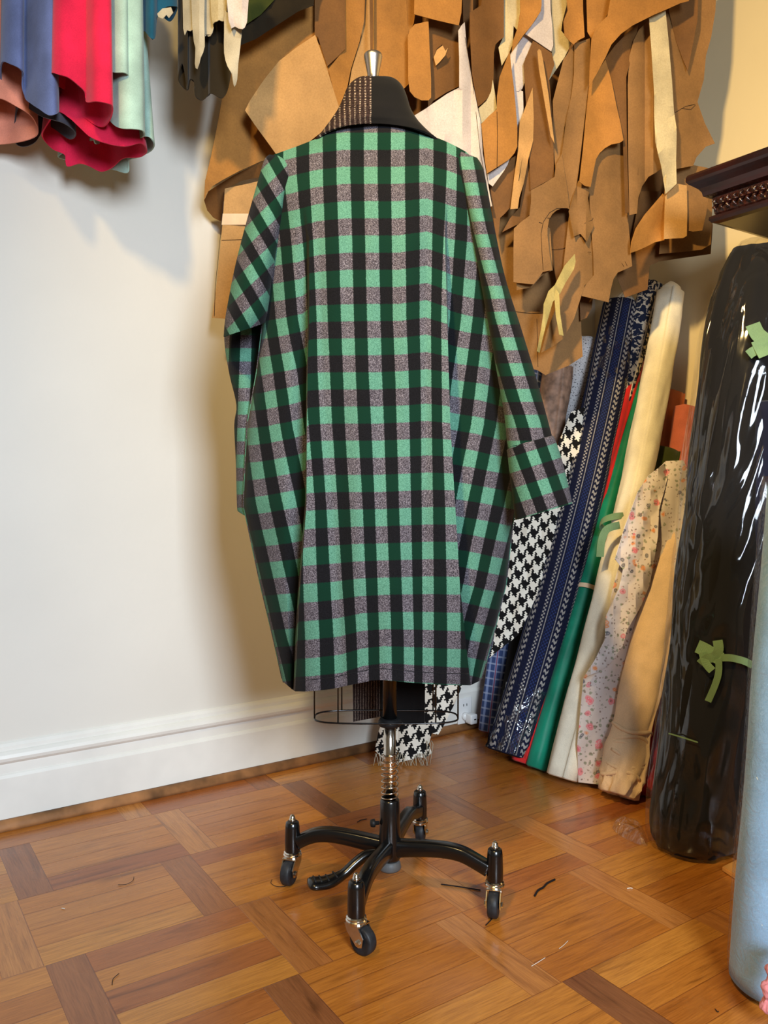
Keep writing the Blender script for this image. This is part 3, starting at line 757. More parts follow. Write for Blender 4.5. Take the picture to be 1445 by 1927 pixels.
# front facings hanging below the hem
def panel(name, pts, depth, mat, label=None, uvs=12.):
    rows = []
    for i in range(9):
        f = i / 8; row = []
        for j in range(9):
            g_ = j / 8; tl, tr, br, bl = pts
            x = (tl[0] * (1 - g_) + tr[0] * g_) * (1 - f) + (bl[0] * (1 - g_) + br[0] * g_) * f
            y = (tl[1] * (1 - g_) + tr[1] * g_) * (1 - f) + (bl[1] * (1 - g_) + br[1] * g_) * f
            row.append((P(x, y, depth + .006 * sin(x * .06) + .004 * sin(y * .03 + x * .02)), (x / uvs, y / uvs)))
        rows.append(row)
    bm = bmesh.new(); grid_mesh(bm, rows); o = link(name, bm, mat, coat); solid(o, .004, 0)
    if label: o['label'] = label
    return o
panel('front_band', [(662, 1180), (718, 1180), (718, 1348), (665, 1358)], 1.80, MT['tweed'], 'dark slub weave front band below the hem', 5.)
panel('front_band', [(716, 1180), (800, 1180), (799, 1362), (716, 1357)], 1.795, MT['black_band'], 'black front band below the hem')

# ================================================================== PAPER PATTERNS
rnd = random.Random(7)
def base_depth(px): return 2.17 + (px - 385) * .00037
def sheet_bm(pts, dfn, thick=.0014, step=16, xshift=0):
    bm = bmesh.new()
    vs = [bm.verts.new((x, y, 0)) for x, y in pts]
    f = bm.faces.new(vs)
    if f.normal.z == 0: f.normal_update()
    xs = [p[0] for p in pts]; ys = [p[1] for p in pts]
    def cut(axis, val):
        no = (1, 0, 0) if axis == 0 else (0, 1, 0); co = (val, 0, 0) if axis == 0 else (0, val, 0)
        bmesh.ops.bisect_plane(bm, geom=bm.verts[:] + bm.edges[:] + bm.faces[:], plane_co=co, plane_no=no, dist=1e-4)
    v = min(xs) + step
    while v < max(xs): cut(0, v + .013); v += step
    v = min(ys) + step * 1.6
    while v < max(ys): cut(1, v + .017); v += step * 1.6
    bmesh.ops.triangulate(bm, faces=[f for f in bm.faces if len(f.verts) > 4])
    for v in bm.verts:
        x, y = v.co.x, v.co.y; v.co = P(x, y, dfn(x, y))
    return bm
def round_pts(pts, n=3):
    return [tuple(p) for p in catmull([(float(a), float(b)) for a, b in pts], n, True)]
def sheet(name, label, cat, layer, pts, mat, amp=.008, lam=60, ang=0, ph=None, tilt=0, rnd_n=0, base=None, group=None, parent=None, thick=.0014, marks=None, curl=None):
    ph = rnd.uniform(0, 6.28) if ph is None else ph
    cx_ = sum(p[0] for p in pts) / len(pts)
    pts = [(x, y if y > -10 else y - 100) for x, y in pts]
    if rnd_n: pts = round_pts(pts, rnd_n)
    ca, sa = cos(math.radians(ang)), sin(math.radians(ang))
    def dfn(x, y):
        b = base_depth(x) if base is None else base
        s = (x - cx_) * ca + y * sa
        d = b - layer * .021 + amp * sin(2 * PI * s / lam + ph) + tilt * (x - cx_) * .001
        if curl: d += curl(x, y)
        return d
    bm = sheet_bm(pts, dfn)
    o = link(name, bm, mat, parent)
    solid(o, thick, 0)
    if parent is None: tag(o, label, cat, group)
    if marks:
        for mk in marks:
            bm = bmesh.new(); tube(bm, [P(x, y, dfn(x, y) - .0022) for x, y in mk], .0006, 4)
            link('pencil_mark', bm, MT['ink'], o)
    return o
K, KL, KD, KU, CR, WP = 'kraft', 'kraft_light', 'kraft_dark', 'kraft_dust', 'cream', 'whitep'
PAP = [
 # backs
 ('wide dark brown card hanging at the back behind the finial', 0, [(600,-20),(800,-20),(806,200),(800,260),(640,260),(610,120)], KD, {}),
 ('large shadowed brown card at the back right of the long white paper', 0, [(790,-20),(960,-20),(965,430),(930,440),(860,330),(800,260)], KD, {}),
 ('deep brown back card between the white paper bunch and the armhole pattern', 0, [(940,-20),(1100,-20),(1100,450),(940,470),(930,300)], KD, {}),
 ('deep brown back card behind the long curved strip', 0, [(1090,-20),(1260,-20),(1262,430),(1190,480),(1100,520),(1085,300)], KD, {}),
 ('dark tan card corner lowest at the right, against the right wall', 1, [(1205,360),(1332,360),(1341,425),(1337,478),(1240,492),(1222,500),(1218,545),(1176,560),(1160,520),(1190,440)], KD, {}),
 ('broad kraft sheet with straight lower point, lowest of all beside the sleeve', 1, [(920,395),(1000,360),(1078,400),(1091,560),(1096,671),(1070,688),(1026,706),(1012,697),(997,693),(983,640),(960,560),(935,470)], KU, dict(amp=.006, lam=180, marks=[[(968,586),(1000,590),(1035,588)],[(1010,600),(1012,690)]])),
 # left group
 ('narrow kraft pattern with ivory tape hanging under the rolled card', 1, [(423,355),(470,345),(530,330),(530,600),(470,606),(427,600),(399,598),(400,590),(408,530),(414,470),(419,418)], KL, dict(amp=.004, lam=200, tape=True, marks=[[(421,362),(414,450),(405,540),(403,595)],[(417,452),(470,450)]])),
 ('under layer and shade-toned inside of rolled brown card curling at its lower edge', 2.9, [(384,377),(392,360),(440,330),(520,292),(560,285),(540,310),(520,318),(489,333),(455,340),(430,352),(424,362),(421,380),(419,418),(402,410),(390,396)], KD, dict(amp=.006, lam=110, curl=lambda x, y: (y - 285) * .0010)),  # inside of the same card, its shade put into the darker colour
 ('large rolled brown card with dark curled lower edge at the left', 3, [(440,70),(470,40),(520,-20),(606,-20),(640,60),(650,180),(640,290),(560,294),(522,295),(490,304),(450,322),(420,338),(400,350),(389,364),(384,377),(386,340),(398,290),(410,230),(424,150)], K, dict(amp=.03, lam=420, ph=1.0)),
 ('light tan fan-shaped card lying over the rolled brown card', 5, [(593,66),(600,85),(612,120),(626,165),(641,212),(612,243),(575,272),(540,288),(522,294),(505,270),(480,236),(461,208),(470,190),(480,175),(497,150),(525,115),(560,88)], KL, dict(amp=.022, lam=300, ph=2.6, ang=40)),
 ('brown card edge directly above the fan-shaped tan card', 4, [(592,-20),(648,-20),(650,92),(634,108),(616,125),(606,95),(598,70),(592,66)], KD, {}),
 ('tall curved brown card left of the finial', 4, [(645,-20),(692,-20),(685,40),(676,80),(660,130),(650,180),(640,208),(634,196),(626,165),(618,130),(650,90)], K, dict(amp=.014, lam=120)),
 ('slim tan card just left of the metal finial', 3, [(680,-20),(712,-20),(712,170),(690,160),(660,180),(650,200),(662,130),(680,70)], KL, {}),
 ('thin pointed card strip hanging straight above the finial', 6, [(694,-20),(701,-20),(702,60),(701,104),(697,104),(696,50)], KD, dict(amp=.001)),
 ('smooth orange kraft panel right behind the finial', 4, [(706,-20),(760,-20),(766,30),(769,80),(772,130),(769,158),(755,172),(740,168),(720,160),(704,150),(703,60)], K, dict(amp=.006, lam=160)),
 ('narrow orange kraft strip beside the panel behind the finial', 4, [(762,-20),(784,-20),(782,20),(778,45),(768,66),(766,30)], K, {}),
 ('straight-cut orange kraft flap at the top, above the rounded tongue', 7, [(782,-20),(874,-20),(868,24),(863,48),(820,38),(779,27)], K, dict(amp=.004, lam=200)),
 ('round-ended orange kraft tongue right of the finial', 6, [(767,68),(772,55),(780,46),(806,40),(808,90),(811,150),(811,184),(806,189),(793,189),(780,183),(771,172),(768,150),(768,105)], K, dict(amp=.005, lam=120)),
 ('brown card with torn notches under the straight-cut flap', 4, [(806,36),(866,48),(866,110),(865,162),(840,174),(815,190),(806,205),(800,120)], KD, dict(marks=[[(816,108),(822,92),(832,84)],[(834,96),(838,104),(843,92)]])),
 ('small torn tan card tip below the straight-cut flap', 5, [(816,108),(822,94),(833,86),(838,96),(843,90),(838,104),(828,116),(820,124)], KL, {}),
 ('shadowy brown card edge above the long white paper', 3, [(868,-20),(890,-20),(890,60),(896,120),(888,150),(872,60)], KD, {}),
 ('long creased white paper tapering to a point beside the shoulder', 6, [(862,58),(868,48),(874,42),(877,80),(880,102),(888,150),(895,184),(903,225),(905,240),(908,289),(917,340),(926,388),(920,390),(911,350),(903,316),(893,300),(870,290),(835,268),(795,250),(774,221),(800,205),(842,176),(864,165),(864,110)], WP, dict(amp=.009, lam=34, marks=[[(875,70),(890,160),(903,280),(920,380)]])),
 ('dark brown card with a curved hip edge right of the long white paper', 5, [(884,60),(884,24),(905,10),(925,-20),(948,-20),(948,70),(940,76),(932,84),(929,100),(928,158),(925,172),(918,184),(908,194),(899,201),(895,178),(888,140)], KD, dict(amp=.01, lam=90)),
 ('cream tissue pattern streaming down between two brown cards', 4, [(946,-20),(979,-20),(979,20),(980,56),(973,57),(966,49),(965,82),(958,100),(944,124),(938,90),(947,70)], CR, dict(amp=.006, lam=30)),
 ('tapering orange kraft card pointing down to the left at the top', 6, [(976,-20),(1018,-20),(1019,10),(1017,22),(1000,48),(985,66),(963,98),(965,78),(974,52),(979,20)], K, dict(amp=.008, lam=90)),
 ('pale pink-white paper with a slanting lower corner at the top', 5, [(1018,-20),(1033,-20),(1036,20),(1039,50),(1041,86),(1037,97),(1012,80),(988,64),(1006,40),(1018,20)], WP, dict(amp=.004, lam=60)),
 ('crumpled white tissue under the slanting white corner', 4, [(960,102),(975,82),(988,64),(1002,76),(996,95),(988,110),(988,130),(987,155),(982,168),(975,172),(968,171),(960,125)], WP, dict(amp=.005, lam=22)),
 ('narrow white tissue strip edging the leaf-shaped kraft card', 4, [(966,165),(984,172),(985,205),(981,240),(981,272),(974,284),(970,240)], WP, dict(amp=.004, lam=30)),
 ('leaf-shaped orange kraft card right of the long white paper', 6, [(959,96),(961,120),(966,160),(970,200),(973,240),(973,276),(968,288),(958,300),(935,315),(916,327),(912,300),(905,234),(920,218),(935,205),(935,182),(940,145)], K, dict(amp=.006, lam=90, marks=[[(935,210),(936,255),(935,316)]])),
 ('small cream paper triangle wedged beside the hip-curved brown card', 5, [(927,150),(931,175),(935,204),(920,219),(904,234),(900,204),(915,190),(924,172)], CR, {}),
 ('white paper corner peeping below the leaf-shaped kraft card', 5, [(917,328),(935,317),(959,298),(955,310),(948,322),(927,351),(919,345)], WP, {}),
 ('brown card with a slanted bottom behind the leaf-shaped one', 4, [(922,350),(940,330),(962,298),(976,290),(976,330),(962,388),(950,402),(941,410),(938,440),(934,450),(926,395)], KD, {}),
 ('cream folded paper sloping down to the right near the top', 4, [(1034,-20),(1070,-20),(1066,10),(1058,42),(1056,58),(1066,70),(1075,82),(1062,108),(1028,158),(1036,130),(1041,112),(1038,96),(1042,86),(1038,40)], CR, dict(amp=.005, lam=34)),
 ('brown card with slanting foot carrying the thin pointed offcut', 5, [(1003,76),(1020,88),(1038,100),(1043,122),(1033,150),(1036,180),(1041,250),(1042,334),(1020,346),(998,358),(996,300),(990,200),(985,120)], KD, dict(amp=.006, lam=90)),
 ('thin pointed light card offcut lying on the slant-footed card', 7, [(1011,96),(1014,92),(1018,96),(1023,122),(1032,180),(1043,270),(1036,256),(1026,200),(1014,130)], KL, dict(amp=.002)),
 ('bundle of upright tan card strips left of the armhole pattern', 5, [(978,230),(1002,165),(1004,220),(1003,265),(994,300),(985,345),(977,372),(974,393),(960,395),(968,330),(974,290)], KL, dict(amp=.006, lam=20, marks=[[(960,394),(974,393)],[(990,250),(976,340)]])),
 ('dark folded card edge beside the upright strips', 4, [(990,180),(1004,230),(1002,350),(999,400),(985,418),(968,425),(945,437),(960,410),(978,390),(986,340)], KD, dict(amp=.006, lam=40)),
 ('dusty tan armhole pattern with a deep curved cut-out', 6, [(1057,289),(1063,330),(1068,360),(1071,393),(1057,392),(1047,396),(1039,403),(1033,413),(1030,430),(1030,444),(1034,480),(1039,508),(1021,512),(1012,525),(1004,535),(990,534),(966,531),(966,470),(967,430),(980,418),(996,406),(999,380),(999,358),(1022,346),(1043,333),(1046,310)], KU, dict(amp=.008, lam=160, marks=[[(1068,392),(1048,392),(1034,400),(1022,418),(1018,440),(1020,480),(1022,508)],[(1014,418),(1020,420)],[(1030,410),(1036,411)]])),
 ('stacked copy just under the armhole pattern, edges showing', 5, [(1020,420),(1035,430),(1040,509),(1030,512),(1018,520),(1000,541),(972,546),(972,533),(1004,533),(1018,512)], KU, {}),
 ('kraft card filling the hollow of the armhole pattern', 4, [(1030,395),(1070,392),(1080,420),(1082,470),(1075,520),(1050,545),(1042,505),(1032,450)], KD, dict(marks=[[(1034,470),(1060,468),(1080,456)]])),
 ('slim dusty card above the armhole pattern', 5, [(1080,84),(1081,120),(1079,160),(1070,205),(1062,240),(1057,292),(1046,330),(1041,280),(1040,190),(1060,112)], KU, dict(amp=.006, lam=50)),
 ('long narrow dusty brown card running down the middle', 6, [(1081,82),(1094,78),(1110,72),(1110,120),(1107,165),(1102,210),(1096,260),(1089,320),(1083,360),(1076,392),(1068,394),(1062,340),(1057,290),(1066,220),(1075,180),(1080,140)], KU, dict(amp=.008, lam=60)),
 ('short bright kraft card with a curved foot at the top', 7, [(1056,-20),(1095,-20),(1097,20),(1100,70),(1088,76),(1079,84),(1072,78),(1062,66),(1060,40),(1068,20)], K, dict(amp=.006, lam=80)),
 ('long bright kraft band sweeping from upper right to lower left', 9, [(1113,72),(1122,50),(1143,30),(1168,-20),(1300,-20),(1296,2),(1280,6),(1258,16),(1230,28),(1190,48),(1168,64),(1150,84),(1139,108),(1124,136),(1108,164),(1109,135),(1111,100)], K, dict(amp=.015, lam=260, ang=60)),
 ('narrow kraft band tucked above the long sweeping band', 7, [(1100,-20),(1172,-20),(1150,12),(1138,36),(1118,62),(1112,72),(1105,60)], K, {}),
 ('bright kraft pattern flaring to a curved foot below the sweeping band', 7, [(1139,112),(1150,150),(1160,200),(1168,235),(1173,264),(1166,269),(1150,272),(1138,279),(1128,288),(1121,300),(1116,325),(1111,352),(1100,350),(1090,342),(1097,280),(1103,213),(1108,165),(1122,138)], K, dict(amp=.008, lam=110)),
 ('crumpled dusty card under the flaring kraft pattern', 6, [(1088,340),(1100,348),(1110,354),(1106,373),(1110,400),(1117,425),(1108,445),(1104,455),(1092,440),(1080,445),(1070,398),(1078,370)], KU, dict(amp=.007, lam=24, marks=[[(1100,420),(1114,414)]])),
 ('tan card hanging below the crumpled one with a slanted tail', 5, [(1072,392),(1100,390),(1112,440),(1118,500),(1117,518),(1100,537),(1094,556),(1080,600),(1060,637),(1040,652),(1018,664),(1030,620),(1048,575),(1060,500)], KU, dict(amp=.006, lam=70)),
 ('large dusty kraft piece with pencil ticks and a curved lower side', 5, [(1108,352),(1113,310),(1121,293),(1145,274),(1174,268),(1178,330),(1180,400),(1185,450),(1189,501),(1176,507),(1162,513),(1154,525),(1149,545),(1145,569),(1120,563),(1094,557),(1097,545),(1104,533),(1117,518),(1116,480),(1112,430),(1110,395)], KU, dict(amp=.007, lam=150, marks=[[(1170,495),(1174,502)],[(1176,492),(1180,500)],[(1106,474),(1112,475)],[(1112,420),(1116,410)]])),
 ('dark narrow card folded behind the sweeping band', 6, [(1139,110),(1157,86),(1180,62),(1201,46),(1190,100),(1178,145),(1179,240),(1181,330),(1183,400),(1176,402),(1174,330),(1172,262),(1158,190)], KD, dict(amp=.006, lam=40)),
 ('ragged brown card left of the crinkled white strip', 6, [(1181,160),(1184,106),(1192,76),(1202,56),(1222,36),(1226,90),(1229,133),(1233,180),(1234,240),(1240,290),(1245,317),(1232,326),(1220,333),(1208,350),(1201,372),(1198,402),(1184,405),(1182,300)], KU, dict(amp=.009, lam=36, marks=[[(1212,70),(1208,160),(1207,240),(1200,330)]])),
 ('long crinkled off-white paper strip on the right', 8, [(1221,34),(1236,26),(1252,20),(1258,80),(1264,150),(1268,210),(1273,240),(1272,300),(1273,346),(1262,356),(1252,365),(1248,338),(1244,312),(1238,290),(1233,266),(1231,220),(1231,180),(1226,100)], CR, dict(amp=.008, lam=30, ang=55)),
 ('wide tan card with a folded seam at the right end of the row', 5, [(1252,20),(1280,0),(1300,-20),(1352,-20),(1346,20),(1338,70),(1328,105),(1324,150),(1312,192),(1326,232),(1345,270),(1328,276),(1310,296),(1304,312),(1273,318),(1268,240),(1262,150),(1256,80)], KU, dict(amp=.012, lam=120, marks=[[(1270,212),(1290,200),(1308,196)],[(1308,198),(1300,206),(1282,204)]])),
 ('pointed dark card flap folded over at the top right', 6, [(1258,20),(1290,-20),(1318,-20),(1312,40),(1302,92),(1294,134),(1284,110),(1272,78)], KD, dict(amp=.01, lam=90)),
 ('brown card below the wide tan card, beside the dark cornice', 3, [(1268,306),(1300,310),(1331,316),(1338,330),(1340,390),(1337,460),(1320,470),(1240,478),(1250,360)], KU, {}),
 ('plain light tan rectangle at the foot of the crinkled strip', 7, [(1251,370),(1262,358),(1274,346),(1292,349),(1293,400),(1292,444),(1285,448),(1249,450)], KL, dict(amp=.003, lam=140)),
 ('tan card with slanted side next to the light rectangle', 6, [(1292,346),(1312,356),(1333,370),(1328,405),(1321,434),(1304,436),(1292,434)], KU, dict(amp=.004, lam=120)),
 ('curled brown card sweeping up to the light tan rectangle', 6, [(1186,476),(1188,455),(1196,430),(1212,405),(1230,384),(1247,364),(1252,372),(1250,452),(1232,456),(1212,466),(1198,472)], K, dict(amp=.014, lam=70, ang=40)),
 ('small dark card tip lowest in the middle, above the rolls', 2, [(1090,548),(1116,556),(1113,580),(1104,598),(1092,603)], KD, {}),
]
for lb, ly, pts, m, kw in PAP:
    kw = dict(kw); tape = kw.pop('tape', None)
    if 'amp' not in kw: kw['amp'] = .006; kw['lam'] = 80
    o = sheet('paper_pattern', lb, 'paper pattern', ly, pts, MT[m], group='paper patterns hanging along the corner', **kw)
    if tape:
        t_ = sheet('tape', None, None, ly + .15, [(419,402),(480,402),(480,423),(417,423)], MT['ivory'], amp=.001, parent=o, thick=.0006)
# yellow tissue ribbons dangling
sheet('tissue_strip', 'twisted pale yellow tissue strip dangling among the patterns', 'tissue strip', 8, [(1081,478),(1083,492),(1080,506),(1064,532),(1054,552),(1040,568),(1030,602),(1018,650),(1015,664),(1010,661),(1018,620),(1022,590),(1023,572),(1032,548),(1044,536),(1062,500)], MT['yellowt'], amp=.006, lam=18)
sheet('tissue_strip', 'short pale yellow tissue tail forking to the right, below the twisted strip', 'tissue strip', 8.4, [(1046,544),(1052,552),(1054,590),(1060,632),(1052,630),(1046,596),(1043,560)], MT['yellowt'], amp=.004, lam=18)

# hanging rail the patterns hang from (just above the frame)
a = P(330, -60, 2.0); b = P(1290, -60, 2.4)
t = empty('hanging_rail', (a + b) / 2, 'long metal rail along the corner that the paper patterns hang from', 'rail')
bm = bmesh.new(); z = P(800, -105, 2.3).z; tube(bm, [Vector((-1.2, 1.72, z)), Vector((a.x, 2.03, z)), Vector((b.x, 2.36, z))], .010, 12); link('rail_bar', bm, MT['chrome'], t)

# ================================================================== HANGING GARMENTS
def garment(name, label, cat, mat, loop, top, ymid=None, parent=None, group=None, inner=None, n=6, fold=.004):
    """loop: closed control points (px, bottom_y, depth); top: function f(px, depth)->(px, depth) squeezing"""
    cp = catmull([tuple(map(float, p)) for p in loop], n, True)
    cxm = sum(p[0] for p in cp) / len(cp); dm = sum(p[2] for p in cp) / len(cp)
    rows = []; R = 14
    for i in range(R + 1):
        f = i / R; row = []
        for k, (x, yb, d) in enumerate(cp):
            tx = cxm + (x - cxm) * top[0]; td = dm + (d - dm) * top[1]
            e = f ** 1.0
            y = -130 + (yb + 130) * f
            xx = tx + (x - tx) * e; dd = td + (d - td) * e
            dd += fold * sin(x * .10) * (.4 + .6 * f)
            row.append((P(xx, y, dd), (k / 10, f)))
        row.append(row[0]); rows.append(row)
    bm = bmesh.new(); grid_mesh(bm, rows); bmesh.ops.remove_doubles(bm, verts=bm.verts, dist=1e-6)
    o = link(name, bm, mat, parent); solid(o, .003, 0)
    if parent is None: tag(o, label, cat, group)
    return o
GR = 'clothes hanging at the upper left'
garment('hanging_skirt', 'salmon pink garment hem at the left edge of the photo', 'skirt', MT['salmon'],
  [(-60,190,1.86),(-20,188,1.83),(2,186,1.83),(30,200,1.85),(60,220,1.865),(71,250,1.88),(50,264,1.90),(0,272,1.92),(-50,270,1.90)], (.75, .7), group=GR)
garment('hanging_skirt', 'slate blue skirt hanging between the salmon and the red ones', 'skirt', MT['slate'],
  [(4,118,1.78),(20,121,1.755),(38,130,1.76),(44,142,1.785),(42,160,1.80),(48,185,1.81),(60,196,1.79),(75,206,1.765),(92,217,1.755),(106,214,1.77),(110,205,1.82),(100,190,1.87),(60,200,1.88),(15,190,1.87),(2,150,1.83)], (.9, .8), group=GR)
garment('hanging_skirt', 'wide dark-lined slate skirt behind the salmon hem', 'skirt', MT['lining'],
  [(36,200,1.88),(80,220,1.85),(120,232,1.86),(142,250,1.88),(130,262,1.92),(90,238,1.95),(66,268,1.95),(40,276,1.95),(28,260,1.93)], (.5, .7), group=GR)
garment('hanging_skirt', 'bright raspberry red skirt in front of the red ring hem', 'skirt', MT['red'],
  [(98,138,1.76),(112,141,1.74),(128,146,1.735),(144,158,1.74),(160,174,1.755),(163,192,1.76),(180,191,1.735),(198,194,1.73),(211,200,1.745),(209,220,1.79),(196,238,1.82),(180,236,1.83),(160,222,1.83),(145,208,1.84),(140,175,1.85),(120,168,1.85),(104,155,1.82)], (.9, .8), group=GR)
garment('hanging_skirt', 'wider raspberry red skirt whose flared hem hangs lowest', 'skirt', MT['red'],
  [(108,212,1.86),(130,222,1.84),(150,240,1.83),(170,258,1.83),(200,270,1.84),(235,276,1.84),(266,270,1.86),(276,285,1.90),(262,296,1.93),(232,298,1.95),(210,316,1.97),(190,323,1.97),(168,313,1.96),(150,308,1.955),(126,313,1.95),(122,292,1.95),(98,280,1.95),(80,258,1.93),(84,242,1.89)], (.55, .6), group=GR)
garment('hanging_skirt', 'pale mint garment hanging right of the red skirt', 'skirt', MT['mint'],
  [(200,134,1.80),(216,137,1.775),(236,138,1.775),(241,150,1.80),(226,180,1.82),(212,195,1.83),(205,220,1.83),(216,236,1.81),(230,242,1.79),(250,243,1.785),(268,246,1.80),(271,256,1.84),(255,262,1.87),(230,258,1.88),(214,240,1.88),(202,180,1.86)], (.85, .8), group=GR)
garment('hanging_skirt', 'grey-green garment with its pointed hem showing behind the mint one', 'skirt', MT['mint'],
  [(262,256,1.87),(280,258,1.86),(290,270,1.88),(284,284,1.92),(260,296,1.95),(243,302,1.96),(240,325,1.97),(215,320,1.98),(180,310,1.99),(120,300,2.0),(115,290,1.99),(180,262,1.95),(186,270,1.92),(178,268,1.90),(176,240,1.88),(200,220,1.87),(240,240,1.86)], (.6, .6), group=GR)
garment('hanging_cloth', 'dark teal cloth at the top edge right of the mint garment', 'cloth', MT['teal_dark'],
  [(268,58,1.86),(274,60,1.84),(284,72,1.83),(291,70,1.84),(296,30,1.86),(312,14,1.87),(326,12,1.88),(333,16,1.90),(320,40,1.93),(300,30,1.94),(280,50,1.93)], (.9, .8), group=GR)
sheet('cloth_scrap', 'little beige cloth loop hanging on the dark teal cloth', 'cloth scrap', 0, [(296,26),(306,16),(322,14),(326,24),(318,34),(313,28),(306,36),(298,32)], MT['offwhite'], amp=.004, lam=20, base=1.83)
garment('hanging_trousers', 'dark olive garment below the cream cloth strips', 'garment', MT['olive_dark'],
  [(342,60,1.95),(350,140,1.93),(352,168,1.92),(344,120,1.92),(336,150,1.93),(352,170,1.95),(358,150,1.93),(366,155,1.92),(368,180,1.92),(380,189,1.93),(392,180,1.93),(398,176,1.92),(420,184,1.93),(432,150,1.95),(436,90,1.98),(400,140,2.03),(360,150,2.03)], (1, .8), fold=.006, group=GR)
sheet('dark_cloth', 'black-brown cloth with a slanting lower edge above the rolled card', 'cloth', 6.5, [(425,-20),(600,-20),(590,10),(560,22),(520,48),(480,74),(455,84),(440,92),(430,80)], MT['olive_dark'], amp=.012, lam=60, ang=50, group=GR)
sheet('dark_cloth', 'olive cloth fold just right of the cream strips', 'cloth', 7.5, [(436,-20),(520,-20),(516,0),(490,28),(466,44),(446,52),(440,40)], MT['olive'], amp=.010, lam=50, ang=50, group=GR)
SCR = [
 ('white cloth end cut square at the left of the strips', [(345,-20),(366,-20),(365,20),(363,56),(352,57),(345,54)], 'offwhite', 1.91),
 ('long cream cloth strip tapering to a point left in the bunch', [(360,-20),(384,-20),(384,40),(385,88),(378,108),(371,130),(367,120),(368,90),(362,50)], 'offwhite', 1.88),
 ('crumpled beige cloth tuck between the cream strips', [(384,-20),(404,-20),(400,30),(402,52),(396,68),(389,66),(384,50)], 'offwhite', 1.90),
 ('cream cloth with frayed lower edge in the middle of the bunch', [(396,-20),(428,-20),(426,20),(422,40),(412,38),(404,42),(398,30)], 'cream', 1.87),
 ('longest cream cloth strip with a curved point', [(424,20),(440,40),(454,46),(452,90),(448,120),(446,150),(441,163),(438,150),(436,138),(428,125),(422,100),(422,60)], 'offwhite', 1.86),
 ('greyish cloth flap folded over the longest cream strip', [(424,-20),(470,-20),(466,20),(463,46),(456,55),(442,50),(430,38)], 'whitep', 1.84),
]
for lb, pts, m, d in SCR:
    sheet('cloth_strip', lb, 'cloth strip', 0, pts, MT[m], amp=.007, lam=26, base=d, rnd_n=2, group='pale cloth strips hanging over the olive garment')

# ================================================================== CABINET (dark carved cornice at the right)
cp0 = P(1290, 340, 2.1)                    # outer front corner of the cornice
s1 = cp0.dot(D1); s2 = cp0.dot(D2)
zt = cp0.z + .012
cab = empty('carved_cabinet', D1 * (s1 + .3) + D2 * (s2 - .45), 'dark mahogany cabinet with carved cornice cut by the right edge', 'cabinet')
def ring_prof(bm, prof, a0=0.0):
    """cornice swept round left side + front; prof (inset, z)"""
    L = 1.15; rings = []
    for ins, z in prof:
        pts = [D1 * (WR - .01) + D2 * (s2 - ins), D1 * (s1 + ins) + D2 * (s2 - ins), D1 * (s1 + ins) + D2 * (s2 - L + ins), D1 * (WR - .01) + D2 * (s2 - L + ins)]
        rings.append([bm.verts.new(p + Vector((0, 0, z))) for p in pts])
    for i in range(len(rings) - 1):
        for k in range(4): bm.faces.new((rings[i][k], rings[i][(k + 1) % 4], rings[i + 1][(k + 1) % 4], rings[i + 1][k]))
    bm.faces.new(rings[0][::-1]); bm.faces.new(rings[-1])
    bmesh.ops.recalc_face_normals(bm, faces=bm.faces)
z0 = zt
bm = bmesh.new(); ring_prof(bm, [(.03, z0 - .055), (.028, z0 - .045), (.022, z0 - .036), (.012, z0 - .028), (.004, z0 - .022), (.0, z0 - .016), (0, z0 - .006), (.003, z0)]); link('cornice', bm, MT['darkwood'], cab, False)
bm = bmesh.new(); ring_prof(bm, [(.052, z0 - .102), (.05, z0 - .1), (.046, z0 - .06), (.03, z0 - .055)]); fr_ = link('carved_frieze', bm, MT['darkdeep'], cab, False)
bm = bmesh.new(); ring_prof(bm, [(.058, z0 - .125), (.045, z0 - .122), (.040, z0 - .115), (.041, z0 - .108), (.052, z0 - .102)]); link('lower_moulding', bm, MT['darkwood'], cab, False)
bm = bmesh.new(); rr_ = random.Random(3)
for i in range(26):                        # acanthus carving, little leaves and scrolls
    c = D1 * (s1 + .046) + D2 * (s2 - .06 - i * .018) + Vector((0, 0, z0 - .080))
    for s_ in (-1, 1):
        p = [c + Vector((0, 0, s_ * .001)), c - D1 * .006 + D2 * .006 + Vector((0, 0, s_ * .008)), c - D1 * .004 + D2 * -.002 + Vector((0, 0, s_ * .016))]
        tube(bm, p, [.0035, .0042, .0012], 6)
    tube(bm, [c - D1 * .003 + D2 * .007, c - D1 * .008, c - D1 * .003 - D2 * .007], [.002, .004, .002], 6)
for i in range(12):
    c = D1 * (s1 + .07 + i * .03) + D2 * (s2 - .046) + Vector((0, 0, z0 - .080))
    for s_ in (-1, 1): tube(bm, [c, c + D2 * .006 + D1 * .008 + Vector((0, 0, s_ * .01)), c + D2 * .003 + Vector((0, 0, s_ * .016))], [.0035, .004, .0012], 6)
link('carved_leaves', bm, MT['darkdeep'], cab)
bm = bmesh.new(); RC = Matrix(((D1.x, D2.x, 0), (D1.y, D2.y, 0), (0, 0, 1)))
cw = WR - .02 - (s1 + .15); box(bm, D1 * (s1 + .15 + cw / 2) + D2 * (s2 - .60) + Vector((0, 0, (z0 - .12) / 2)), (cw, .86, z0 - .121), RC, .006)
link('cabinet_body', bm, MT['darkwood'], cab, False)
for k in (0, 1):
    c = D1 * (s1 + .147) + D2 * (s2 - .39 - k * .42) + Vector((0, 0, .78))
    bm = bmesh.new(); box(bm, c, (.018, .40, 1.30), RC, .004); d_ = link('door', bm, MT['darkwood'], cab, False)
    bm = bmesh.new(); lathe(bm, c - D1 * .008 + D2 * (-.17 if k == 0 else .17), [(.004, 0), (.005, .012), (.012, .018), (.012, .024), (.004, .028)], 14, -D1); link('knob', bm, MT['brushed'], d_)

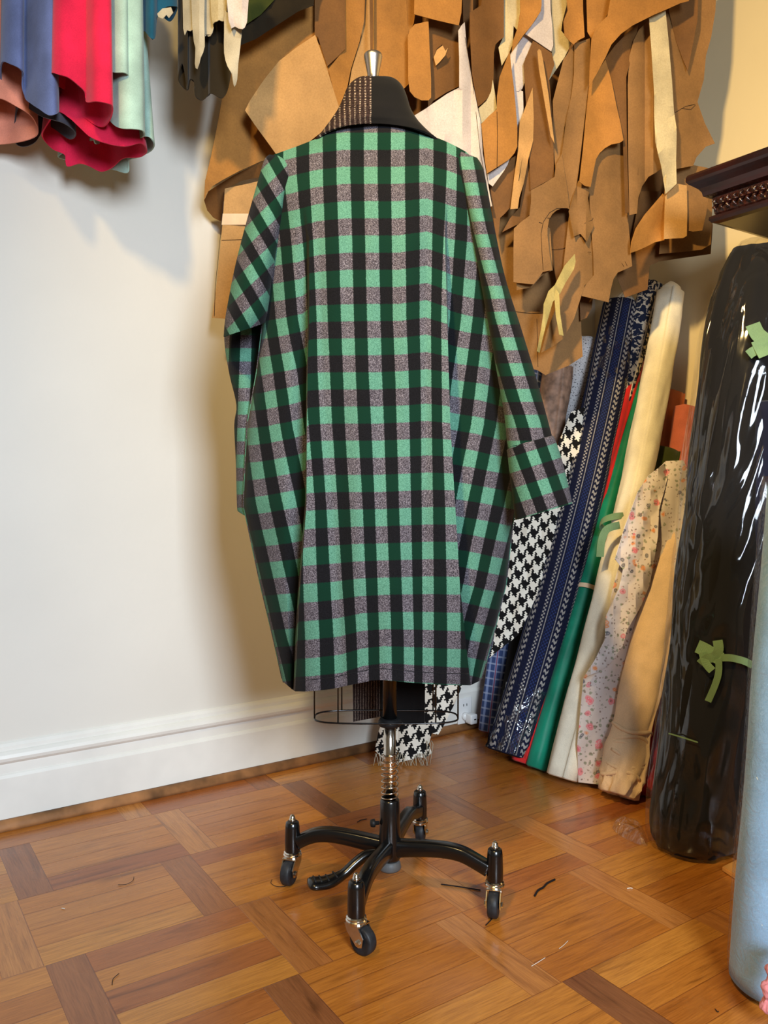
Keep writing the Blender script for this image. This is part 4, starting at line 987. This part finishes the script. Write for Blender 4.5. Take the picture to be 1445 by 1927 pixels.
# ================================================================== FABRIC ROLLS
def roll(name, label, cat, bot, top, r, mat, off=None, topdepth=None, sag=0, side=0, n=36, m=40, wr=.003, uo=0, group=None, ends=.0, core=True, rad=None, ry=1.0, bdepth=None, z0=None, seed=0, overlap=.006, parent=None, uvs=1.0):
    """leaning roll from a floor point (px,py of bottom centre) to a top point (px,py)."""
    rg = random.Random(seed * 13 + 5)
    if bdepth: B = P(bot[0], bot[1], bdepth); B.z = max(B.z, r * .55)
    else: B = floor_pt(bot[0], bot[1], r * .45); 
    td = topdepth if topdepth else wr_depth(top[0], (off if off is not None else r + .012))
    T = P(top[0], top[1], td)
    ax = (T - B); L = ax.length; axn = ax.normalized()
    a = axn.cross(Vector((0, 0, 1))).normalized()      # horizontal side direction
    b = a.cross(axn).normalized()
    rows = []; ph = [rg.uniform(0, 6.28) for _ in range(8)]
    for i in range(m + 1):
        f = i / m; c = B + ax * f - b * sag * sin(PI * f) + a * side * sin(PI * f)
        R_ = r * (lerp(rad, f) if rad else 1)
        row = []
        for k in range(n + 1):
            th = 2 * PI * k / n
            w_ = wr * (sin(3 * th + ph[0] + f * 5) * .5 + sin(5 * th + ph[1] - f * 9) * .35 + sin(2 * th + ph[2] + f * 23) * .35 + .3 * sin(7 * th + f * 41 + ph[3]))
            e = 0
            if ends and f < ends: e = (1 - f / ends) * .012 * sin(9 * th + f * 60)
            rad_ = R_ + w_ + e + (overlap * (th / (2 * PI)))     # spiral: loose edge of the cloth stands proud
            row.append((c + (a * cos(th + uo) + b * sin(th + uo) * ry) * rad_, (th * r * uvs, f * L * uvs)))
        rows.append(row)
    bm = bmesh.new(); V = grid_mesh(bm, rows)
    # end: seam step and concave spiral ends
    for i in range(m): bm.faces.new((V[i][n], V[i + 1][n], V[i + 1][0], V[i][0]))
    for idx, sgn in ((0, -1), (m, 1)):
        c = B + ax * (idx / m); prev = V[idx][:n]
        for q, dz in ((.8, .004), (.55, -.002), (.3, -.006)):
            ring = [bm.verts.new(c + (v.co - c) * (q / 1.0 if prev is V[idx][:n] else q) + axn * sgn * dz) for v in V[idx][:n]]
            for k in range(n): bm.faces.new((prev[k], prev[(k + 1) % n], ring[(k + 1) % n], ring[k]))
            prev = ring
        bm.faces.new(prev)
    bmesh.ops.recalc_face_normals(bm, faces=bm.faces)
    # keep the foot above the floor
    for v in bm.verts: v.co.z = max(v.co.z, .002)
    o = link(name, bm, mat, parent)
    if parent is None: tag(o, label, cat, group)
    if core and parent is None:
        bm = bmesh.new(); tube(bm, [T - axn * .03, T + axn * .006], min(.016, r * .5), 18); link('cardboard_core', bm, MT['card'], o)
    o['_ax'] = [*B, *T]; del o['_ax']
    return o, B, T, a, b, axn, L
GRL = 'fabric rolls leaning in the corner'
roll('fabric_roll', 'blue plaid cloth roll behind the coat, beside the wall socket', 'fabric roll', (922, 1376), (1005, 690), .036, MT['bluecheck'], topdepth=2.92, group=GRL, wr=.002, seed=1, core=False)
roll('fabric_roll', 'black cloth roll between the blue plaid and the navy banded rolls', 'fabric roll', (956, 1386), (1056, 700), .040, MT['black_cloth'], topdepth=2.98, group=GRL, seed=2, core=False)
roll('fabric_roll', 'off-white cloth with small black flecks, next to the taupe brocade', 'fabric roll', (1000, 1350), (1096, 640), .058, MT['dotty'], topdepth=2.93, group=GRL, wr=.006, seed=3, core=False, ry=.8)
roll('fabric_roll', 'taupe brocade cloth just right of the coat sleeve', 'fabric roll', (976, 1300), (1048, 690), .056, MT['taupe'], bdepth=2.80, topdepth=2.82, group=GRL, wr=.007, seed=4, core=False, ry=.8)
roll('fabric_roll', 'tall roll of blue and white leopard print behind the navy one', 'fabric roll', (985, 1400), (1225, 536), .037, MT['leopard'], topdepth=2.83, group=GRL, seed=5, uvs=1)
nav, nB, nT, na, nb, nax, nL = roll('fabric_roll', 'thick navy roll with grey banded pattern and plastic-wrapped ends', 'fabric roll', (958, 1418), (1172, 580), .065, MT['jacq'], off=.13, group=GRL, seed=6, wr=.002, side=.027, uo=2.4, ends=.05, core=False)
def sleeve_wrap(parent, B, T, a, b, f0, f1, r, name='plastic_wrap', mat='plastic3', side=0, m=14, n=40, ry=1, seed=1, label=None):
    rg = random.Random(seed); ph = [rg.uniform(0, 6) for _ in range(5)]; rows = []
    ax = T - B
    for i in range(m + 1):
        f = f0 + (f1 - f0) * i / m; c = B + ax * f + a * side * sin(PI * f); row = []
        for k in range(n):
            th = 2 * PI * k / n; R_ = r + .0018 * sin(6 * th + ph[0] + i * .9) + .0015 * sin(11 * th + ph[1] - i * 1.3)
            row.append((c + (a * cos(th) + b * sin(th) * ry) * R_, (k / n, f)))
        row.append(row[0]); rows.append(row)
    bm = bmesh.new(); grid_mesh(bm, rows); bmesh.ops.remove_doubles(bm, verts=bm.verts, dist=1e-6)
    for v in bm.verts: v.co.z = max(v.co.z, .0015)
    o = link(name, bm, MT[mat], parent)
    if label: o['label'] = label
    return o
sleeve_wrap(nav, nB, nT, na, nb, .0, .13, .0695, side=.027, seed=2)
sleeve_wrap(nav, nB, nT, na, nb, .80, .93, .0685, side=.027, seed=3)
bm = bmesh.new(); rg = random.Random(9)
for k in range(16):
    th = 2 * PI * k / 16; p0 = nT + (na * cos(th) + nb * sin(th)) * .036; p1 = nT + nax * (.035 + rg.uniform(0, .03)) + (na * cos(th) + nb * sin(th)) * rg.uniform(.01, .03)
    tube(bm, [p0 - nax * .01, p0 + nax * .02, p1], [.010, .009, .003], 7)
tf = link('frayed_top', bm, MT['leopard'], nav)
roll('fabric_roll', 'narrow scarlet cloth between the navy and teal rolls', 'fabric roll', (984, 1434), (1208, 617), .032, MT['redroll'], off=.10, group=GRL, seed=7, core=False, side=0)
tl = roll('fabric_roll', 'thin teal green roll against the tall white one', 'fabric roll', (1008, 1444), (1208, 728), .027, MT['teal_roll'], off=.15, group=GRL, seed=8, core=False, wr=.0015)
wh, wB, wT, wa, wb, wax, wL = roll('fabric_roll', 'tall white muslin roll tied with a pale green ribbon', 'fabric roll', (1058, 1462), (1262, 552), .042, MT['white_roll'], off=.12, group=GRL, seed=9, side=.022, wr=.004, rad=[(0, 1.05), (.3, 1.05), (.6, 1.0), (.8, 1.05), (1, .95)], uo=1)
bm = bmesh.new(); p = wT
tube(bm, [p - wax * .015, p + wax * .012, p + wax * .03 + wa * .01], [.036, .033, .022], 20); link('twisted_paper_end', bm, MT['white_roll'], wh)
def band(parent, B, T, a, b, f, r, w_, mat, name='ribbon', tilt=.3, rx=1):
    rows = []; ax = (T - B); axn = ax.normalized()
    for i in range(3):
        row = []
        for k in range(40):
            th = 2 * PI * k / 40; c = B + ax * f + axn * (w_ * (i - 1) * .5 + tilt * r * cos(th))
            row.append((c + (a * cos(th) + b * sin(th)) * (r + (.001 if i == 1 else 0)), (k, i)))
        row.append(row[0]); rows.append(row)
    bm = bmesh.new(); grid_mesh(bm, rows); bmesh.ops.remove_doubles(bm, verts=bm.verts, dist=1e-6)
    o = link(name, bm, mat, parent); solid(o, .001, 1); return o
band(tl[0], tl[1], tl[2], tl[3], tl[4], .435, .0335, .014, MT['ivory'], name='paper_label', tilt=.1)
band(wh, wB, wT, wa, wb, .485, .054, .022, MT['ribbon'])
# loose loop of that ribbon at the left side of the roll
def strip3(name, pts, width, mat, parent, wdir=None, thick=.001):
    """ribbon through 3-D points with width along wdir"""
    cp_ = [Vector(v) for v in catmull([tuple(p) for p in pts], 5)]
    rows = []
    for i, p in enumerate(cp_):
        t_ = (cp_[min(i + 1, len(cp_) - 1)] - cp_[max(i - 1, 0)]).normalized()
        w1 = (wdir if wdir is not None else Vector((0, -1, 0)).cross(t_)).normalized() * width / 2
        rows.append([(p - w1, (0, i)), (p + w1, (1, i))])
    bm = bmesh.new(); grid_mesh(bm, rows); o = link(name, bm, mat, parent, False); solid(o, thick, 0); return o
dd = wr_depth(1150, .32)
strip3('ribbon', [P(1166, 988, 2.36), P(1142, 996, 2.34), P(1132, 1018, 2.335), P(1129, 1048, 2.34)], .022, MT['ribbon'], wh)

# rust / coral / olive short rolls between white roll and black bag
roll('fabric_roll', 'short rust orange roll right of the white roll top', 'fabric roll', (1180, 1420), (1262, 742), .040, MT['rust'], off=.05, group=GRL, seed=10, core=True)
roll('fabric_roll', 'short coral roll with card core, touching the black wrapped roll', 'fabric roll', (1205, 1440), (1292, 770), .036, MT['coral'], off=.10, group=GRL, seed=11, core=True)
roll('fabric_roll', 'olive green cloth roll seen above the floral cloth', 'fabric roll', (1140, 1440), (1250, 850), .045, MT['olive'], off=.20, group=GRL, seed=12, core=True)
pc_, pB, pT, pa, pb, pax, pL = roll('fabric_roll', 'peach cotton roll with a bunched foot, right of the floral cloth', 'fabric roll', (1163, 1494), (1290, 905), .052, MT['peach_roll'], off=.30, group=GRL, seed=13, wr=.004, core=False, rad=[(0, .78), (.05, 1.0), (.12, 1.08), (.16, .90), (.3, 1.0), (1, 1.0)], ends=.10)
# wrinkle rings at the bunched foot
bm = bmesh.new(); rg = random.Random(4)
for k in range(6):
    f = .05 + k * .026; c = pB + (pT - pB) * f; rad_ = .050 + rg.uniform(-.002, .004); pts = []
    for q in range(25):
        th = 2 * PI * q / 24 + k; pts.append(c + (pa * cos(th) + pb * sin(th)) * (rad_ + .002 * sin(3 * th + k)) + pax * .010 * sin(th * 2 + k * 1.7))
    tube(bm, pts, .0055, 7)
for v in bm.verts: v.co.z = max(v.co.z, .003)
link('bunched_folds', bm, MT['peach_roll'], pc_)
roll('fabric_roll', 'deep red cloth low down behind the peach roll foot', 'fabric roll', (1208, 1490), (1262, 1180), .042, MT['dkred'], off=.22, group=GRL, seed=14, core=False)

# floral cloth: hangs over its roll, folded edges
fl, fB, fT, fa_, fb_, fax, fL = roll('floral_fabric', 'grey-cream floral cloth with pink and orange flowers, folds hanging loose', 'fabric', (1120, 1452), (1272, 885), .046, MT['floral'], off=.24, group=GRL, seed=15, core=False, wr=.004)
def cloth_flap(name, pts, dep, mat, parent=None, amp=.01, lam=50, ang=0, uvsc=1 / 620., thick=.002, step=14, ph=0, label=None, cat=None, rot=0, dfn2=None, group=None):
    ca, sa = cos(math.radians(ang)), sin(math.radians(ang))
    cxm = sum(p[0] for p in pts) / len(pts); cym = sum(p[1] for p in pts) / len(pts)
    def dfn(x, y):
        s = (x - cxm) * ca + (y - cym) * sa
        b = dep(x, y) if callable(dep) else dep
        return b + amp * sin(2 * PI * s / lam + ph) + (dfn2(x, y) if dfn2 else 0)
    bm = bmesh.new(); vs = [bm.verts.new((x, y, 0)) for x, y in pts]; bm.faces.new(vs)
    xs = [p[0] for p in pts]; ys = [p[1] for p in pts]
    for axis, lo, hi in ((0, min(xs), max(xs)), (1, min(ys), max(ys))):
        v = lo + step
        while v < hi:
            no = (1, 0, 0) if axis == 0 else (0, 1, 0); co = (v + .011, 0, 0) if axis == 0 else (0, v + .013, 0)
            bmesh.ops.bisect_plane(bm, geom=bm.verts[:] + bm.edges[:] + bm.faces[:], plane_co=co, plane_no=no, dist=1e-4); v += step
    bmesh.ops.triangulate(bm, faces=[f for f in bm.faces if len(f.verts) > 4])
    uvl = bm.loops.layers.uv.verify(); cr, sr = cos(math.radians(rot)), sin(math.radians(rot))
    for f in bm.faces:
        for lp in f.loops:
            x, y = lp.vert.co.x, lp.vert.co.y; lp[uvl].uv = ((x * cr - y * sr) * uvsc, (x * sr + y * cr) * uvsc)
    for v in bm.verts: v.co = P(v.co.x, v.co.y, dfn(v.co.x, v.co.y))
    for v in bm.verts: v.co.z = max(v.co.z, .002)
    o = link(name, bm, mat, parent); solid(o, thick, 0)
    if parent is None: tag(o, label, cat, group)
    elif label: o['label'] = label
    return o
def dline(p0, d0, p1, d1):
    """depth varying linearly with py"""
    return lambda x, y: d0 + (d1 - d0) * (y - p0) / (p1 - p0)
cloth_flap('loose_fold', [(1252,868),(1285,866),(1292,880),(1290,1000),(1270,1100),(1238,1180),(1218,1260),(1206,1310),(1192,1480),(1140,1478),(1088,1472),(1086,1400),(1098,1275),(1122,1240),(1140,1196),(1150,1120),(1160,1080),(1172,1040),(1196,960),(1215,910)], dline(870, 2.36, 1480, 2.215), MT['floral'], fl, amp=.012, lam=70, ang=20)
cloth_flap('loose_fold', [(1250,872),(1256,900),(1240,960),(1238,1010),(1222,1100),(1206,1140),(1180,1185),(1172,1215),(1148,1250),(1130,1262),(1098,1276),(1120,1240),(1138,1205),(1140,1160),(1165,1105),(1172,1072),(1157,1052),(1176,990),(1200,925),(1220,895)], dline(870, 2.335, 1280, 2.215), MT['floral'], fl, amp=.014, lam=34, ang=18)

# houndstooth cloth
hs = cloth_flap('houndstooth_cloth', [(1075,775),(1100,766),(1102,800),(1098,840),(1088,900),(1060,960),(1044,1000),(1028,1060),(1010,1120),(990,1165),(975,1195),(962,1205),(940,1222),(921,1238),(930,1200),(940,1130),(950,1070),(955,1010),(965,950),(1040,860)],
  dline(760, 2.70, 1240, 2.46), MT['hound'], None, amp=.012, lam=40, ang=-10, uvsc=1 / 23., rot=35, thick=.004, label='black and white houndstooth cloth draped between coat and navy roll', cat='fabric', group='houndstooth cloths')
hs2 = cloth_flap('houndstooth_cloth', [(740,1278),(872,1278),(866,1300),(852,1330),(836,1362),(824,1382),(812,1380),(806,1400),(812,1418),(800,1426),(786,1424),(770,1430),(752,1434),(744,1428),(735,1434),(718,1424),(706,1412),(712,1380),(725,1340)],
  dline(1270, 2.42, 1435, 2.42), MT['hound'], None, amp=.012, lam=46, uvsc=1 / 25., rot=20, thick=.004, label='fringed houndstooth cloth touching the floor behind the chrome post', cat='fabric', group='houndstooth cloths')
bm = bmesh.new(); rg = random.Random(2)
for k in range(34):
    x = 706 + k * 3.2; y0 = 1424 if x < 800 else 1400
    p0 = P(x, y0 - 6, 2.42); p0.z = max(p0.z, .012)
    tube(bm, [p0, p0 + Vector((rg.uniform(-.006, .006), -.008, -.008)), p0 + Vector((rg.uniform(-.012, .012), -.018, -p0.z + .003))], [.0014, .001, .0006], 5)
link('fringe', bm, MT['offwhite'], hs2)

# ------------------------------------------------ big black roll in clear plastic
# centre line: bottom (1305,1600) depth 1.80 -> top (1418,440)
Bb = floor_pt(1303, 1592, 0); Rb = .115
Tb = P(1428, 455, 1.98)
bag = empty('wrapped_black_roll', Bb, 'big black fabric roll in clear plastic, tied with green ribbons', 'fabric roll', GRL)
def big(name, r, mat, f0=0, f1=1, wr=.003, seed=1, taper=None, n=64, m=60, z=0.003, thick=0):
    rg = random.Random(seed); ph = [rg.uniform(0, 6.28) for _ in range(10)]
    ax = Tb - Bb; hz = Vector((ax.x, ax.y, 0))
    rows = []
    for i in range(m + 1):
        f = f0 + (f1 - f0) * i / m; c = Bb + ax * f; R_ = r * (lerp(taper, f) if taper else 1); row = []
        for k in range(n):
            th = 2 * PI * k / n
            w_ = wr * (sin(3 * th + ph[0] + f * 3) + .7 * sin(5 * th + ph[1] - f * 7) + .6 * sin(9 * th + ph[2] + f * 13) + .5 * sin(14 * th + ph[3] - f * 21) + .5 * sin(4 * th + 27 * f + ph[4]))
            row.append((c + Vector((cos(th), sin(th), 0)) * (R_ + w_) + Vector((0, 0, z)), (k / n * 4, f * 6)))
        row.append(row[0]); rows.append(row)
    bm = bmesh.new(); grid_mesh(bm, rows); bmesh.ops.remove_doubles(bm, verts=bm.verts, dist=1e-6)
    be = [e for e in bm.edges if e.is_boundary]
    bmesh.ops.holes_fill(bm, edges=be)
    bmesh.ops.recalc_face_normals(bm, faces=bm.faces)
    return link(name, bm, mat, bag)
big('black_fabric', Rb - .012, MT['black_cloth'], 0.006, .985, .0035, 3, [(0, .9), (.03, 1), (.80, 1), (.90, .92), (.95, .78), (1, .5)])
big('plastic_cover', Rb - .002, MT['plastic'], 0.0, 1.0, .0028, 5, [(0, .82), (.012, .95), (.05, 1.0), (.7, 1.0), (.84, .97), (.92, .82), (.97, .6), (1, .35)])
def bagpt(px, py, lift=.004):
    """point on the front of the wrapped roll under pixel px,py"""
    o = Vector((0, 0, CAMZ)); d = (P(px, py, 1.0) - o); ax = (Tb - Bb)
    # intersect ray with slanted cylinder (horizontal circular sections)
    lo, hi = 1.2, 2.2; best = None
    for s in range(400):
        t_ = lo + (hi - lo) * s / 399; p = o + d * t_; f = p.z / ax.z; c = Bb + ax * f
        if (Vector((p.x, p.y, 0)) - Vector((c.x, c.y, 0))).length < Rb + lift: return p
    f = (o + d * 1.8).z / ax.z; c = Bb + ax * f; q = o + d * (c.y); return q
def bow(pxs, width, parent=bag, name='ribbon', lift=.006):
    return strip3(name, [bagpt(x, y, lift) for x, y in pxs], width, MT['ribbon'], parent)
bow([(1312, 1216), (1325, 1222), (1342, 1232), (1356, 1240)], .030)
bow([(1318, 1250), (1330, 1240), (1345, 1235), (1352, 1222), (1350, 1205)], .022, lift=.010)
bow([(1356, 1238), (1375, 1238), (1400, 1244), (1416, 1252)], .016)
bow([(1352, 1240), (1352, 1265), (1345, 1290), (1332, 1320)], .015, lift=.010)
bow([(1322, 1228), (1328, 1248), (1340, 1262)], .018, lift=.012)
bow([(1258, 1380), (1285, 1388), (1313, 1397)], .003)
bow([(1416, 610), (1425, 628), (1438, 640), (1449, 652)], .034)
bow([(1408, 668), (1420, 660), (1440, 655), (1455, 650)], .022, lift=.010)
bow([(1425, 640), (1432, 655), (1440, 670)], .03, lift=.012)

# loose corner of plastic on the floor
p0 = [(1222, 1598), (1205, 1590), (1182, 1582), (1160, 1568), (1148, 1556), (1158, 1546), (1180, 1548), (1200, 1552), (1216, 1566)]
bm = bmesh.new(); rg = random.Random(8); base_ = [floor_pt(x, y, .002) for x, y in p0]; ctr = sum(base_, Vector()) / len(base_)
rings = []
for q, h in ((1, .0), (.8, .014), (.55, .022), (.25, .018)):
    rings.append([bm.verts.new(ctr + (v - ctr) * q + Vector((0, 0, h + rg.uniform(0, .012) * (h > 0)))) for v in base_])
for i in range(3):
    for k in range(len(base_)): bm.faces.new((rings[i][k], rings[i][(k + 1) % len(base_)], rings[i + 1][(k + 1) % len(base_)], rings[i + 1][k]))
bm.faces.new(rings[-1])
o = link('loose_plastic_corner', bm, MT['plastic3'], bag); subd(o, 2)

# ------------------------------------------------ things at the right edge
roll('fabric_roll', 'dark navy roll standing between the black wrapped and the sky-blue rolls', 'fabric roll', (1412, 1560), (1462, 760), .050, MT['navy'], topdepth=1.86, bdepth=1.86, z0=0, group=GRL, seed=21, core=False, wr=.003)
Bs = floor_pt(1468, 1862, 0); Rs = .088
Ts = P(1540, 880, 1.42)
def upright(name, label, B, T, r, mat, parent=None, f0=0, f1=1, wr=.002, seed=1, taper=None, cat='fabric roll', ref=None):
    rg = random.Random(seed); ph = [rg.uniform(0, 6.28) for _ in range(8)]; n = 48; m = 40; rows = []; ax = T - B
    for i in range(m + 1):
        f = f0 + (f1 - f0) * i / m; c = B + ax * f; R_ = r * (lerp(taper, f) if taper else 1)
        row = []
        for k in range(n):
            th = 2 * PI * k / n
            w_ = wr * (sin(2 * th + ph[0] + f * 4) + .6 * sin(5 * th + ph[1] + f * 9) + .5 * sin(3 * th - 15 * f + ph[2]))
            row.append((c + Vector((cos(th), sin(th), 0)) * (R_ + w_) + Vector((0, 0, .003)), (k / n, f)))
        row.append(row[0]); rows.append(row)
    bm = bmesh.new(); grid_mesh(bm, rows); bmesh.ops.remove_doubles(bm, verts=bm.verts, dist=1e-6)
    bmesh.ops.holes_fill(bm, edges=[e for e in bm.edges if e.is_boundary]); bmesh.ops.recalc_face_normals(bm, faces=bm.faces)
    o = link(name, bm, mat, parent)
    if parent is None: tag(o, label, cat, GRL)
    return o
sb = upright('fabric_roll', 'sky-blue roll in clear plastic in the lower right corner', Bs, Ts, Rs - .008, MT['skyblue'], f0=.012, f1=.96, wr=.0015, seed=4)
upright('plastic_cover', None, Bs, Ts, Rs, MT['plastic2'], sb, 0, .98, .0015, 6, [(0, .8), (.02, .97), (.05, 1), (1, 1)])
# crinkled pink cloth in front of it, at the very corner
bm = bmesh.new(); rg = random.Random(5); pts = [P(1470, 1780, 1.235), P(1462, 1830, 1.22), P(1452, 1870, 1.215), P(1452, 1905, 1.215)]
tube(bm, [Vector(v) for v in catmull([tuple(p) for p in pts], 6)], [.014 + .004 * math.sin(i * 1.3) for i in range(19)], 16)
bmesh.ops.subdivide_edges(bm, edges=bm.edges[:], cuts=1, use_grid_fill=True)
for v in bm.verts:
    v.co += Vector((rg.uniform(-1, 1), rg.uniform(-1, 1), rg.uniform(-1, 1))) * .0022; v.co.z = max(v.co.z, .003)
o = link('pink_cloth', bm, MT['pink']); subd(o, 1); tag(o, 'crumpled pink cloth at the bottom right corner by the sky-blue roll', 'fabric')

# wood plank end on the floor behind the sky-blue roll
q = [floor_pt(1358, 1640), floor_pt(1395, 1622), floor_pt(1470, 1650), floor_pt(1450, 1700)]
bm = bmesh.new(); lo = [bm.verts.new(v + Vector((0, 0, .001))) for v in q]; hi = [bm.verts.new(v + Vector((0, 0, .012))) for v in q]
bm.faces.new(lo[::-1]); bm.faces.new(hi)
for k in range(4): bm.faces.new((lo[k], lo[(k + 1) % 4], hi[(k + 1) % 4], hi[k]))
bmesh.ops.recalc_face_normals(bm, faces=bm.faces)
bmesh.ops.bevel(bm, geom=bm.edges[:], offset=.002, segments=2, affect='EDGES')
tag(link('wood_board', bm, MT['plank'], None, False), 'end of a pale wooden board on the floor beside the black wrapped roll', 'board')

# ------------------------------------------------ bits on the floor
def bit(name, label, pxs, r, mat, cat='thread', z=.0016):
    bm = bmesh.new(); cp_ = catmull([tuple(floor_pt(x, y, z)) for x, y in pxs], 5); tube(bm, cp_, r, 6)
    tag(link(name, bm, mat), label, cat)
bit('hair_pin', 'thin dark pin lying on the floor left of the right front wheel', [(830, 1664), (860, 1668), (904, 1675)], .0012, MT['thread'], 'pin')
bit('thread_scrap', 'short black thread under the right wheel', [(914, 1741), (920, 1735), (926, 1729)], .0010, MT['thread'])
bit('thread_scrap', 'dark purple lint curl on the floor right of the stand', [(1006, 1686), (1012, 1676), (1022, 1670), (1030, 1662), (1044, 1655)], .0022, MT['thread'])
bit('thread_scrap', 'tiny dark thread behind the height knob', [(672, 1547), (680, 1543), (690, 1541)], .0010, MT['thread'])
bit('thread_scrap', 'fine dark thread tangle around the left wheel', [(512, 1655), (510, 1662), (520, 1668), (536, 1668), (548, 1662)], .0006, MT['thread'])
bit('thread_scrap', 'fine dark thread curl in front at the lower left floor', [(211, 1853), (213, 1842), (224, 1832)], .0006, MT['thread'])
bit('thread_scrap', 'fine curved hair on the floor left, near the wall', [(222, 1665), (238, 1664), (250, 1657), (252, 1650)], .0005, MT['thread'])
bit('thread_scrap', 'tiny white thread on the floor right, before the black roll', [(1180, 1672), (1186, 1671), (1190, 1672)], .0010, MT['white_thread'])
bit('thread_scrap', 'tiny white speck of thread on the left floor', [(116, 1709), (122, 1710)], .0010, MT['white_thread'])
bit('thread_scrap', 'fine pale thread lying in front of the right wheel', [(1052, 1785), (1060, 1779), (1069, 1770)], .0005, MT['white_thread'])
bit('thread_scrap', 'fine pale thread nearer the camera, left of the other pale one', [(1000, 1818), (1012, 1811), (1026, 1802)], .0005, MT['white_thread'])
bit('thread_scrap', 'tiny dark thread near the bottom edge left of the pink cloth', [(1346, 1899), (1350, 1904), (1352, 1903)], .0008, MT['thread'])
